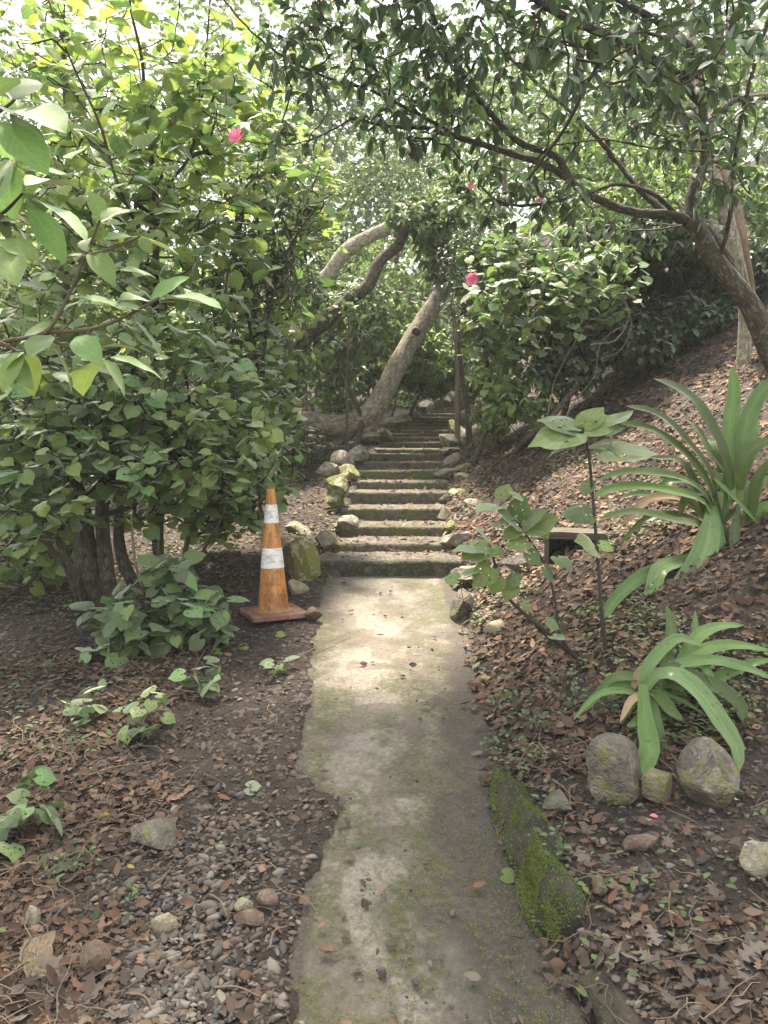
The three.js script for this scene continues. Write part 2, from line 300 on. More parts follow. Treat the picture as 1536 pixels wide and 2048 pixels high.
// heart-shaped blade with a short stalk end at the origin, optionally chewed full of holes
function heart(holes, s, cup = 0.12) {
  const r = mulberry(s), sh = new THREE.Shape(), N = 18, pts = [];
  for (let i = 0; i < N; i++) {
    const a = i / N * 2 * Math.PI, f = Math.abs(((a / Math.PI + 1) % 2) - 1) ; // 0 at tip (+y), 1 at notch
    const back = Math.abs(Math.atan2(Math.sin(a), Math.cos(a))) / Math.PI;
    let rad = 0.50 * (1 + 0.02 * Math.cos(a * 2)) + 0.17 * Math.exp(-Math.pow(back / 0.08, 2)) - 0.30 * Math.exp(-Math.pow((1 - back) / 0.07, 2)) + 0.02 * (r() - 0.5);
    pts.push(new THREE.Vector2(Math.sin(a) * rad, 0.46 + Math.cos(a) * rad));
  }
  sh.setFromPoints(pts);
  for (let h = 0; h < holes; h++) {
    const a = r() * 6.283, q = 0.1 + 0.22 * r(), cx = Math.sin(a) * q, cy = 0.48 + Math.cos(a) * q, hr = 0.02 + 0.04 * r();
    if (sh.holes.some((o) => o.c && Math.hypot(o.c[0] - cx, o.c[1] - cy) < 0.13)) continue;
    const hp = new THREE.Path(); hp.setFromPoints([0, 1, 2, 3, 4].map((k) => new THREE.Vector2(cx + hr * Math.cos(-k * 1.2566), cy + hr * 1.2 * Math.sin(-k * 1.2566)))); hp.c = [cx, cy]; sh.holes.push(hp);
  }
  let g;
  if (sh.holes.length) { g = new THREE.ShapeGeometry(sh, 1); }
  else { // fan with an inner ring so that the blade can cup
    const pos = [0, 0.30, 0], idx = [];
    for (const p of pts) pos.push(p.x * 0.55, 0.30 + (p.y - 0.30) * 0.55, 0); for (const p of pts) pos.push(p.x, p.y, 0);
    for (let i = 0; i < N; i++) { const j = (i + 1) % N; idx.push(0, 1 + j, 1 + i, 1 + i, 1 + j, 1 + N + i, 1 + j, 1 + N + j, 1 + N + i); }
    g = geom(pos, idx, new Array(pos.length / 3 * 2).fill(0));
  }
  const p = g.attributes.position, uv = [];
  for (let i = 0; i < p.count; i++) {
    const x = p.getX(i), y = p.getY(i), q = x * x + (y - 0.3) * (y - 0.3);
    uv.push(x * 0.9 + 0.5, y * 0.85 + 0.06); p.setXYZ(i, x, -cup * q * 1.5 + 0.10 * Math.abs(x) + 0.03 * Math.sin(x * 9 + s) * Math.sin(y * 8 + s), y);
  }
  g.setAttribute('uv', new THREE.Float32BufferAttribute(uv, 2)); g.computeVertexNormals(); return g;
}
const ell = (w, p = 1) => (t) => w * Math.pow(Math.sin(Math.PI * Math.pow(clamp(t, 0.0, 1), p)), 0.85);
const G = {
  heart: [heart(0, 1), heart(0, 2, 0.25), heart(0, 3, -0.05), heart(4, 4), heart(7, 5, 0.2), heart(2, 6, 0.05)],
  heartFar: [heart(0, 9, 0.2)],
  camellia: [blade(5, ell(0.2, 0.85), { fold: 0.35, droop: 0.18, cols: 1 }), blade(5, ell(0.23, 0.9), { fold: 0.2, droop: 0.05, cols: 1 }), blade(5, ell(0.18, 0.9), { fold: 0.5, droop: 0.3, cols: 1 })],
  big: [blade(8, ell(0.21, 0.9), { fold: 0.22, droop: 0.2, cols: 1, ripple: 0.012 }), blade(8, ell(0.24, 1.0), { fold: 0.3, droop: 0.1, cols: 1, ripple: 0.015 }), blade(8, ell(0.19, 0.85), { fold: 0.15, droop: 0.32, cols: 1, ripple: 0.01 })],
  small: [blade(3, ell(0.27, 0.9), { fold: 0.25, droop: 0.15, cols: 1 })],
};
// lobed dry leaf
function oak(s) {
  const r = mulberry(s), lobes = 3 + Math.floor(r() * 2), ph = r() * 2;
  const w = (t) => (0.08 + 0.27 * Math.sin(Math.PI * Math.pow(t, 0.75))) * (0.62 + 0.42 * Math.cos(t * lobes * 6.283 + ph)) * (t > 0.97 ? 0.4 : 1) * (t < 0.06 ? 0.2 : 1);
  const g = blade(9, w, { fold: (r() - 0.3) * 0.9, droop: (r() - 0.45) * 0.55, cols: 1, ripple: 0.05 * r(), twist: (r() - 0.5) * 1.1 }); return g;
}
G.oak = [oak(1), oak(2), oak(3), oak(4), oak(5)];
G.dry = [0, 1, 2].map((k) => blade(5, ell(0.24 + 0.05 * k, 0.85), { fold: 0.5 - 0.45 * k, droop: 0.35 * (k - 1), cols: 1, twist: 0.7 * (k - 1), ripple: 0.03 }));

// irregular stone: a lumpy, faceted, squashed ball standing on its underside
function stone(sx, sy, sz, s, { detail = 2, rough: k = 0.35, facet = 0.5 } = {}) {
  let g = mergeVertices(new THREE.IcosahedronGeometry(1, detail).deleteAttribute('uv').deleteAttribute('normal'));
  const r = mulberry(s), planes = []; for (let i = 0; i < 13; i++) planes.push([V(r() - 0.5, r() - 0.5, r() - 0.5).normalize(), 0.44 + 0.34 * r()]);
  const p = g.attributes.position, q = V(), uv = [];
  for (let i = 0; i < p.count; i++) {
    q.fromBufferAttribute(p, i); const dir = q.clone();
    for (const [n, dd] of planes) { const m = q.dot(n); if (m > dd) q.addScaledVector(n, (dd - m) * (0.86 + 0.14 * facet)); }
    q.multiplyScalar(1.28 * (1 + k * (n3(dir, 1.6, s % 97) - 0.5) + 0.45 * k * (n3(dir, 5, s % 89 + 4) - 0.5) + 0.25 * k * (n3(dir, 14, s % 71 + 9) - 0.5)));
    p.setXYZ(i, q.x * sx, q.y * sy, q.z * sz); uv.push((dir.x * sx + dir.z * sz * 0.7) * 1.4 + r() * 0, (dir.y * sy + dir.z * sz * 0.5) * 1.4);
  }
  g.setAttribute('uv', new THREE.Float32BufferAttribute(uv, 2)); g.computeVertexNormals(); if (detail < 2) return g;
  g = toCreasedNormals(g, 0.5); const P3 = g.attributes.position, U = g.attributes.uv, a = V(), b = V(), c = V();   // box-projected uv in metres
  for (let i = 0; i < P3.count; i += 3) {
    a.fromBufferAttribute(P3, i); b.fromBufferAttribute(P3, i + 1); c.fromBufferAttribute(P3, i + 2); const n = b.clone().sub(a).cross(c.clone().sub(a)), ax = Math.abs(n.x), ay = Math.abs(n.y), az = Math.abs(n.z);
    [a, b, c].forEach((v, k) => { const [p, q] = ay >= ax && ay >= az ? [v.x, v.z] : ax >= az ? [v.z, v.y] : [v.x, v.y]; U.setXY(i + k, p * 1.8 + s * 0.137, q * 1.8 + s * 0.071); });
  }
  return g;
}
// leaf matrix from attachment point, pointing direction, facing and length
const _m = new THREE.Matrix4();
function leafM(p, dir, up, size) { const z = dir.clone().normalize(), x = up.clone().cross(z).normalize(), y = z.clone().cross(x); return new THREE.Matrix4().makeBasis(x.multiplyScalar(size), y.multiplyScalar(size), z.multiplyScalar(size)).setPosition(p); }
function randDir(up = 0) { const a = rnd() * 6.283; return V(Math.cos(a), up, Math.sin(a)); }

// a set of leaves on a thing: those that show largest are parts of their own, the rest one part
function addLeaves(root, base, leaves, geos, mats, most = 300, partName = 'leaf') {
  const off = new THREE.Matrix4().makeTranslation(-base.x, -base.y, -base.z);
  for (const l of leaves) { const e = l.m.elements, [x, y, d] = seen(V(e[12], e[13], e[14])); l.show = d > 0.2 && x > -30 && x < 1566 && y > -30 && y < 2078 ? Math.hypot(e[8], e[9], e[10]) / d : 0; l.show *= FOCAL; l.m.premultiply(off); }
  leaves.sort((a, b) => b.show - a.show);
  let n = 0; while (n < leaves.length && n < most && leaves[n].show > 11) n++;
  for (let i = 0; i < n; i++) { const g = leaves[i].g ?? pick(geos), o = new THREE.Mesh(g, leaves[i].mat ?? pick(mats)); o.name = partName; o.castShadow = o.receiveShadow = true; o.applyMatrix4(leaves[i].m); root.add(o); }
  if (n < leaves.length) {
    const im = new THREE.InstancedMesh(geos[0], mats[Math.floor(mats.length / 2)], leaves.length - n); im.name = 'foliage'; im.userData.kind = 'stuff'; im.castShadow = im.receiveShadow = true;
    const c = new THREE.Color();
    for (let i = n; i < leaves.length; i++) { im.setMatrixAt(i - n, leaves[i].m); const k = rr(0.7, 1.3), y = rr(-0.18, 0.18); c.setRGB(k * (1 + y), k, k * (1 - y)); im.setColorAt(i - n, c); }
    im.instanceMatrix.needsUpdate = true; root.add(im);
  }
  return n;
}
// grow twigs from the given stems to points spread through the crown; returns merged wood and twig ends
function grow(stems, targets, { rTwig = 0.0022, step = 0.12, sag = 0.05, wob = 0.012, rMax = 0.02 } = {}) {
  const nodes = []; 
  for (const st of stems) { const q = smooth(st, Math.max(6, Math.ceil(st.length * 4))); let par = -1; q.forEach((p, i) => { nodes.push({ p, par, stem: true, n: 0, t: i / q.length }); par = nodes.length - 1; }); }
  const root = nodes[0].p, ends = [];
  targets = targets.map((t) => ({ t, k: Math.min(...nodes.map((n) => n.p.distanceToSquared(t))) })).sort((a, b) => a.k - b.k).map((o) => o.t);
  for (const t of targets) {
    let best = -1, bc = 1e9;
    for (let i = 0; i < nodes.length; i++) { const n = nodes[i], dx = n.p.x - t.x, dy = n.p.y - t.y, dz = n.p.z - t.z; const c = Math.sqrt(dx * dx + dy * dy + dz * dz) * (dy > 0 ? 1.5 : 1) + (n.stem ? (n.t < 0.25 ? 0.4 : 0.05) : 0); if (c < bc) { bc = c; best = i; } }
    const a = nodes[best].p, len = a.distanceTo(t), k = Math.max(2, Math.min(7, Math.round(len / step)));
    let par = best;
    for (let i = 1; i <= k; i++) { const u = i / k, p = a.clone().lerp(t, u); p.y -= sag * len * Math.sin(Math.PI * u); if (i < k) p.add(V(gauss() * wob, gauss() * wob, gauss() * wob)); nodes.push({ p, par, n: 0, end: i === k }); par = nodes.length - 1; }
    ends.push({ p: t, dir: t.clone().sub(nodes[nodes[par].par].p).normalize(), from: nodes[nodes[par].par].p });
    for (let j = par; j >= 0; j = nodes[j].par) nodes[j].n++;
  }
  const kids = nodes.map(() => []); nodes.forEach((n, i) => { if (n.par >= 0) kids[n.par].push(i); });
  const geos = [], rad = (i) => Math.min(rMax, rTwig * Math.pow(Math.max(1, nodes[i].n), 0.42));
  nodes.forEach((n, i) => {
    if (n.stem || n.par < 0) return; const starts = nodes[n.par].stem || kids[n.par].filter((k) => !nodes[k].stem).sort((a, b) => nodes[b].n - nodes[a].n)[0] !== i;
    if (!starts) return;
    const pts = [nodes[n.par].p, n.p], rs = [rad(i), rad(i)]; let j = i;
    for (;;) { const c = kids[j].sort((a, b) => nodes[b].n - nodes[a].n)[0]; if (c === undefined) break; pts.push(nodes[c].p); rs.push(rad(c)); j = c; }
    rs[rs.length - 1] *= 0.6; geos.push(tube(pts, rs, rs[0] > 0.008 ? 6 : 4, { cap: false }));
  });
  return { wood: geos.length ? mergeGeometries(geos) : null, ends };
}
function inBlob(b) { let x, y, z; do { x = rr(-1, 1); y = rr(-1, 1); z = rr(-1, 1); } while (x * x + y * y + z * z > 1 || x * x + y * y + z * z < (b.hollow || 0)); return V(b.c.x + x * b.r[0], b.c.y + y * b.r[1], b.c.z + z * b.r[2]); }
// blob given in photograph pixels (centre, half width, half height) at a depth with a depth radius
function blob(px, py, d, w, h, rz, n, hollow) { return { c: P(px, py, d), r: [w / FOCAL * d, h / FOCAL * d, rz], n, hollow }; }
const HANG = { // how leaves sit on a twig end
  flat: (e) => { const h = randDir(rr(-1.1, 0.35)), up = V(gauss() * 0.9, 1, gauss() * 0.9 + 0.3); return [h, up]; },
  droop: (e) => { const h = randDir(rr(-1.5, 0.1)), up = V(gauss() * 0.5, 1, gauss() * 0.5); return [h, up]; },
  any: (e) => [V(gauss(), gauss(), gauss()).add(V(0.01, 0, 0)), V(gauss(), 0.6 + gauss(), gauss())],
  star: (e, k, n) => { const a = k / n * 6.283 + e.ph, t = e.dir, x = (Math.abs(t.y) < 0.9 ? V(0, 1, 0) : V(1, 0, 0)).cross(t).normalize(), y = t.clone().cross(x); const r = x.multiplyScalar(Math.cos(a)).add(y.multiplyScalar(Math.sin(a))); return [r.clone().add(t.clone().multiplyScalar(0.5)).add(V(0, -0.15, 0)), t.clone().add(V(0, 0.8, 0)).add(r.multiplyScalar(-0.2))]; },
};
function plant({ name, label, category = 'shrub', group, base, stems, stemR = [0.02, 0.008], stemMat = M.barkGreen, twigMat = M.twigDark, blobs, per = 2, size = [0.08, 0.12], geos = G.heart, mats = M.kawa, most = 300, hang = 'flat', keep, stemName = 'stem', s = 1, opts = {}, clear }) {
  seed(s * 977 + 13);
  const root = thing(name, label, category, base, group);
  stems.forEach((st, i) => { const r = stemR[i] ?? stemR; const [r0, r1] = Array.isArray(r) ? r : stemR; mesh(stemName, shift(limb(st, r0, r1, { n: Math.max(8, st.length * 5), seg: r0 > 0.03 ? 12 : 7, lump: 0.14, s: s + i }), base), stemMat, root); });
  const targets = []; for (const b of blobs) for (let i = 0; i < b.n; i++) { const p = inBlob(b); if (p.y < groundY(p.x, p.z) + 0.04 || (clear && !clear(p))) continue; targets.push(p); }
  const { wood, ends } = grow(stems, targets, opts);
  if (wood) mesh('twig_growth', shift(wood, base), twigMat, root).userData.kind = 'stuff';
  const leaves = [];
  for (const e of ends) {
    e.ph = rnd() * 6.283; const n = per + (rnd() < 0.5 ? 1 : 0);
    for (let k = 0; k < n; k++) {
      const [dir, up] = HANG[hang](e, k, n), sz = rr(size[0], size[1]) * (rnd() < 0.25 ? rr(0.45, 0.8) : 1), at = e.p.clone().lerp(e.from, hang === 'star' ? 0 : 0.5 * k / n);
      if (hang === 'flat') at.addScaledVector(dir.clone().normalize(), 0.02);
      leaves.push({ m: leafM(at, dir, up, sz) });
    }
  }
  addLeaves(root, base, leaves, geos, mats, most);
  return root;
}

// ───────────── ground ─────────────
{
  const axis = (lo, hi, fine0, fine1, fine) => { const a = []; for (let x = fine0; x <= fine1 + 1e-6; x += fine) a.push(x); let x = fine1, h = fine; while (x < hi) { h *= 1.12; x = Math.min(hi, x + h); a.push(x); } x = fine0; h = fine; while (x > lo) { h *= 1.12; x = Math.max(lo, x - h); a.unshift(x); } return a; };
  const xs = axis(-70, 70, -1.7, 2.3, 0.022), ds = axis(-25, 90, 1.2, 5.4, 0.024);
  const pos = [], uv = [], idx = [];
  for (const d of ds) for (const x of xs) {
    let y = groundY(x, -d); if (d > 1 && d < 8) { const off = Math.max(x - walkR(d), walkL(d) - x); y += (0.022 * (fbm(x * 24, d * 24, 3, 211) - 0.5) + 0.012 * (fbm(x * 60, d * 60, 2, 213) - 0.5)) * ss(-0.03, 0.08, off); }
    pos.push(x, y, -d); uv.push(x / 2.1, d / 2.1);
  }
  const w = xs.length; for (let j = 1; j < ds.length; j++) for (let i = 1; i < w; i++) { const a = (j - 1) * w + i - 1, b = j * w + i - 1; idx.push(a, a + 1, b, b, a + 1, b + 1); }
  setting(mesh('ground', geom(pos, idx, uv), M.soil)).userData.label = 'dark brown soil with crumbs rising into a bank beside the path';
}
// ───────────── concrete path ─────────────
{
  const pos = [], uv = [], idx = [], rows = 330, cols = 30;
  for (let j = 0; j <= rows; j++) {
    const d = -2 + j / rows * 7.74;
    const L = pathL(d) - 0.05 + 0.035 * (fbm(d * 7, 3, 4, 61) - 0.5) + 0.02 * (fbm(d * 30, 3, 2, 62) - 0.5), R = pathR(d) + 0.05 + 0.04 * (fbm(d * 6, 9, 4, 63) - 0.5);
    for (let i = -1; i <= cols + 1; i++) {
      const t = clamp(i / cols), x = lerp(L, R, t), edge = Math.min(x - L, R - x);
      let y = prof(d) + 0.002 + 0.012 * (fbm(x * 3, d * 3, 3, 65) - 0.5) + 0.004 * (fbm(x * 20, d * 20, 2, 66) - 0.5) - 0.012 * Math.exp(-edge / 0.015);
      if (i < 0 || i > cols) y -= 0.07;
      pos.push(x, y, -d); uv.push(x / 1.28 + 0.5, (d - 1.2) / 4.7);
    }
    const w = cols + 3; if (j) for (let i = 0; i < w - 1; i++) { const a = (j - 1) * w + i, b = j * w + i; idx.push(a, a + 1, b, b, a + 1, b + 1); }
  }
  setting(mesh('path', geom(pos, idx, uv), M.path)).userData.label = 'weathered concrete path with moss leading to the steps';
}
// ───────────── steps ─────────────
M.tread = std({ map: tex(512, 512, (u, v) => mulc(mixc([0.045, 0.036, 0.028], [0.16, 0.14, 0.112], ss(0.35, 0.65, tn(u, v, 90, 2, 121))), 0.6 + 0.8 * tn(u, v, 12, 4, 123))), bumpMap: soilBump, bumpScale: 0.02 });
{
  const base = V(STEPS[0].x0, 0.7, STEPS[0].z), st = thing('garden_steps', 'long flight of mossy concrete steps climbing through the garden', 'steps', base);
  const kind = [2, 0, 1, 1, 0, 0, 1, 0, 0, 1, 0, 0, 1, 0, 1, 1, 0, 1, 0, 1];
  STEPS.forEach((q, i) => {
    seed(500 + i); const w = q.x1 - q.x0 + 0.10, h = q.top - (i ? STEPS[i - 1].top : 0.70) + 0.09, depth = 0.56, nx = 28, pos = [], uv = [], idx = [];
    // profile round the front edge: (z from the front, y from the top)
    const prf = [[0.012, -h], [0.0, -h * 0.55], [0.004, -0.03], [0.013, -0.008], [0.032, 0.0], [0.13, -0.003], [0.3, -0.016], [depth, -0.03]];
    for (let a = 0; a <= nx; a++) prf.forEach(([z, y], b) => {
      const x = (a / nx - 0.5) * w, chip = b > 1 && b < 5 ? 0.016 * (fbm(x * 9 + i * 7, b * 0.4 + i, 3, 71) - 0.5) : 0;
      const zz = q.z - z + 0.018 * (fbm(x * 4 + i * 3, y * 6, 3, 72) - 0.5) - Math.abs(chip) * 0.5 + 0.02 * (a / nx - 0.5) * ((i % 3) - 1), yy = q.top + y + chip - 0.012 * (fbm(x * 2.5, i * 2.2, 2, 73));
      const xx = (q.x0 + q.x1) / 2 + x + (a === 0 || a === nx ? (rnd() - 0.5) * 0.015 : 0);
      pos.push(xx - base.x, yy - base.y, zz - base.z); uv.push(x / 1.2 + i * 0.37, (b < 5 ? -y : z + h) / 0.6 + i * 0.21);
    });
    const k = prf.length; for (let a = 1; a <= nx; a++) for (let b = 1; b < k; b++) { const p0 = (a - 1) * k + b - 1, p1 = a * k + b - 1; idx.push(p0, p1, p0 + 1, p0 + 1, p1, p1 + 1); }
    for (const a of [0, nx]) for (let b = 1; b < k - 1; b++) idx.push(a * k, a * k + b, a * k + b + 1);
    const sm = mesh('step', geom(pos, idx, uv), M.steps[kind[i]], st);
    { // worn gravelly tread behind the lip
      const tp = [], tu = [], ti = [], nz = 8; for (let a = 0; a <= nx; a++) for (let b = 0; b <= nz; b++) { const x = (a / nx - 0.5) * (w - 0.01), z = lerp(0.05 + 0.015 * fbm(x * 8, i * 3, 2, 75), depth, b / nz); tp.push((q.x0 + q.x1) / 2 + x - base.x, q.top - base.y - 0.011 + 0.004 * ss(0, 0.2, b / nz) + 0.014 * fbm(x * 12 + i, z * 12, 3, 76) * ss(0, 0.3, b / nz), q.z - z - base.z); tu.push(x * 1.1 + i * 0.3, z * 1.1); }
      for (let a = 1; a <= nx; a++) for (let b = 1; b <= nz; b++) { const p0 = (a - 1) * (nz + 1) + b - 1, p1 = p0 + nz + 1; ti.push(p0, p1, p0 + 1, p0 + 1, p1, p1 + 1); }
      mesh('tread', geom(tp, ti, tu), M.tread, sm);
    }
  });
}
// ───────────── stones beside the steps and the path ─────────────
function putStone(name, label, px, py, wpx, hpx, mat, s, { group, sink = 0.4, deep = 0.9, turn = 0, tilt = 0, detail = 3, at, category = 'stone', rough: rk = 0.35, lift = 0 } = {}) {
  const p = at ? at.clone() : hit(px, py + hpx / 2), d = seen(p)[2], sx = wpx / 2 / FOCAL * d, sy = hpx / 2 / FOCAL * d * 1.08, g = stone(sx, sy, sx * deep, s, { detail, rough: rk });
  const o = mesh(name, g, mat); o.position.set(p.x, p.y + sy * (1 - sink) + lift, p.z - sx * deep * 0.4); o.rotation.set(0, turn, tilt); return tag(o, label, category, group);
}
{
  const pale = [[683, 925, 66, 42, 'stonePale'], [712, 905, 60, 34, 'stonePale'], [660, 940, 60, 40, 'stonePale'], [738, 872, 62, 26, 'stonePale'], [770, 868, 50, 24, 'stonePale'], [786, 846, 56, 30, 'stonePale'], [806, 838, 40, 26, 'stonePale'], [826, 828, 40, 22, 'stonePale'], [850, 815, 44, 30, 'stonePale'], [874, 806, 36, 30, 'stonePale'], [893, 800, 30, 26, 'stonePale'], [906, 790, 30, 24, 'stonePale'], [920, 800, 34, 20, 'stonePale']];
  const stepAt = (y) => { let k = 0; while (k < 19 && STEP_PX[k + 1][0] > y) k++; return k; };
  pale.forEach(([x, y, w, h, m], i) => { const q = STEPS[stepAt(y + h * 0.3)]; const b = P(x, y, q.d + 0.1); putStone('edging_stone', 'pale rough stone lining the steps on the side of the bent trunk', x, y, w * 0.85, h * 0.9, M[m], 900 + i * 7, { at: V(b.x, b.y - h / 2 / FOCAL * q.d, b.z), group: 'pale stones along the fallen trunk side of the steps', sink: 0.05, turn: i, tilt: ((i * 37) % 10 - 5) * 0.05 }); });
  const mossy = [[693, 945, 58, 36, 'stoneMoss', 2], [680, 975, 72, 46, 'stoneMoss', 3], [668, 995, 56, 40, 'stoneMoss', 3]];
  mossy.forEach(([x, y, w, h, m], i) => { const q = STEPS[stepAt(y + h * 0.3)]; const b = P(x, y, q.d + 0.1); putStone('mossy_stone', 'yellow-green lichened stone in the row edging the steps', x, y, w * 0.85, h * 0.9, M[m], 1200 + i * 5, { at: V(b.x, b.y - h / 2 / FOCAL * q.d, b.z), group: 'lichened stones in the edging row', sink: 0.05, turn: i * 2, tilt: 0.1 }); });
  const low = [[662, 1028, 74, 60, 4], [640, 1062, 80, 44, 3], [618, 1085, 74, 40, 2], [655, 1088, 54, 36, 1], [600, 1068, 60, 34, 2], [690, 1045, 46, 26, 2], [640, 1108, 46, 40, 1]];
  low.forEach(([x, y, w, h, n], i) => { const q = STEPS[n]; const b = P(x, y, q.d - 0.05); putStone('edging_stone', 'grey-brown broken stone stacked beside the lowest steps near the cone', x, y, w * 1.0, h * 1.05, i % 3 ? M.stonePale : M.stoneGrey, 1300 + i * 5, { at: V(b.x, b.y - h / 2 / FOCAL * q.d, b.z), group: 'broken stones stacked beside the lowest steps', sink: 0.05, turn: i * 1.3, tilt: ((i * 53) % 10 - 5) * 0.06, rough: 0.5 }); });
  const big = P(608, 1122, 5.62); putStone('mossy_boulder', 'upright mossy boulder between traffic cone and lowest step', 608, 1122, 66, 84, M.stoneMoss, 1406, { at: V(big.x, big.y - 42 / FOCAL * 5.62, big.z), sink: 0, deep: 0.8 });
  const dk = P(582, 1122, 5.75); putStone('dark_boulder', 'dark stone behind the mossy boulder beside the cone', 582, 1122, 50, 80, M.stoneDark, 1409, { at: V(dk.x, dk.y - 40 / FOCAL * 5.75, dk.z), sink: 0 });
  const right = [[905, 880, 50, 30, 9], [912, 860, 44, 34, 11], [898, 902, 46, 22, 8], [905, 925, 56, 30, 7], [893, 945, 46, 22, 6], [925, 940, 40, 26, 6], [898, 1005, 40, 26, 4], [885, 1015, 32, 20, 4], [893, 1040, 40, 34, 3], [905, 1060, 40, 36, 2], [915, 1085, 66, 44, 1], [935, 1100, 40, 30, 1], [893, 1072, 30, 22, 2], [912, 985, 40, 22, 4], [926, 965, 34, 20, 5], [945, 1030, 34, 20, 3]];
  right.forEach(([x, y, w, h, n], i) => { const q = STEPS[n]; const b = P(x, y, q.d - 0.02); b.y = Math.max(b.y, groundY(b.x, b.z) - 0.0); putStone('edging_stone', 'low stone wedged along the bank side of the steps', x, y, w * 0.95, h * 1.0, i % 4 === 1 ? M.stoneMoss : M.stonePale, 1500 + i * 3, { at: V(b.x, b.y - h / 2 / FOCAL * q.d, b.z), group: 'stones along the bank side of the steps', sink: 0.1, turn: i * 0.9, tilt: ((i * 71) % 10 - 5) * 0.05 }); });
  // block, flat stone and timber box on the bank
  putStone('flat_stone', 'pale flat stone lying at the corner of the lowest step', 950, 1150, 74, 34, M.stonePale, 1601, { sink: 0.2 });
  putStone('low_stone', 'brown stone set against path edge below the flat pale stone', 925, 1205, 60, 66, M.stoneGrey, 1604, { sink: 0.3, deep: 1.2 });
  putStone('small_stone', 'small cream stone on the bank below the spindly sapling', 990, 1252, 36, 30, M.stoneCream, 1607, { sink: 0.2, detail: 2 });
  putStone('bank_rock', 'large grey rock under the tip of the drooping strap leaf', 1238, 1545, 122, 108, M.stoneGrey, 1611, { sink: 0.15, deep: 0.8, rough: 0.25 });
  putStone('bank_rock', 'brown wedge rock between the two larger bank rocks', 1322, 1568, 62, 84, M.stoneGrey, 1614, { sink: 0.2, rough: 0.3 });
  putStone('bank_rock', 'broad rounded brown rock under the strap leaf plant', 1428, 1552, 128, 104, M.stoneGrey, 1617, { sink: 0.15, deep: 0.8, rough: 0.25, turn: 1 });
  putStone('flat_stone', 'flat charcoal stone lying in soil beyond the mossy log', 1112, 1602, 66, 40, M.stoneDark, 1620, { sink: 0.4 });
  putStone('oblong_stone', 'smooth reddish brown oblong stone on the soil', 1288, 1688, 66, 36, M.stoneRed, 1623, { sink: 0.1, deep: 0.5, tilt: 0.35, rough: 0.12 });
  putStone('pale_rock', 'pale pinkish rock at the edge of the soil bed', 1522, 1728, 76, 66, M.stonePale, 1626, { sink: 0.15 });
  putStone('brown_stone', 'small brown stone among oak leaves beside the mossy log', 1200, 1778, 42, 36, M.stoneRed, 1629, { sink: 0.2, detail: 2 });
  putStone('block_stone', 'square reddish stone among the pebbles', 192, 1922, 62, 46, M.stoneRed, 1632, { sink: 0.1, rough: 0.15 });
  putStone('wedge_stone', 'orange-brown wedge stone near the edge of the pebbles', 534, 1798, 36, 34, M.stoneRed, 1635, { sink: 0.15, detail: 2 });
  putStone('split_stone', 'pale split stone beside the orange-brown wedge stone', 482, 1812, 40, 26, M.stonePale, 1638, { sink: 0.2, detail: 2 });
  putStone('slab_stone', 'flat pinkish brown stone below the split stone', 498, 1838, 50, 32, M.stoneRed, 1641, { sink: 0.4, detail: 2 });
  putStone('cream_stone', 'smooth yellowish cream stone lying on pebbles', 332, 1846, 44, 50, M.stoneCream, 1644, { sink: 0.25, rough: 0.12, deep: 0.7 });
  putStone('grey_slab', 'grey stone half buried in leaves above the pebbles', 308, 1672, 92, 46, M.stoneGrey, 1647, { sink: 0.35 });
  putStone('cream_stone', 'upright cream stone half covered by dry leaves', 64, 1832, 28, 44, M.stoneCream, 1650, { sink: 0.2, detail: 2 });
  putStone('brick_piece', 'broken red brick piece behind the cone base plate', 626, 1230, 34, 26, M.stoneRed, 1653, { sink: 0.1, detail: 2, category: 'brick', rough: 0.1 });
  putStone('pale_rock', 'pale rock poking out behind the cone base', 592, 1172, 46, 34, M.stoneCream, 1656, { sink: 0.2, detail: 2 });
}
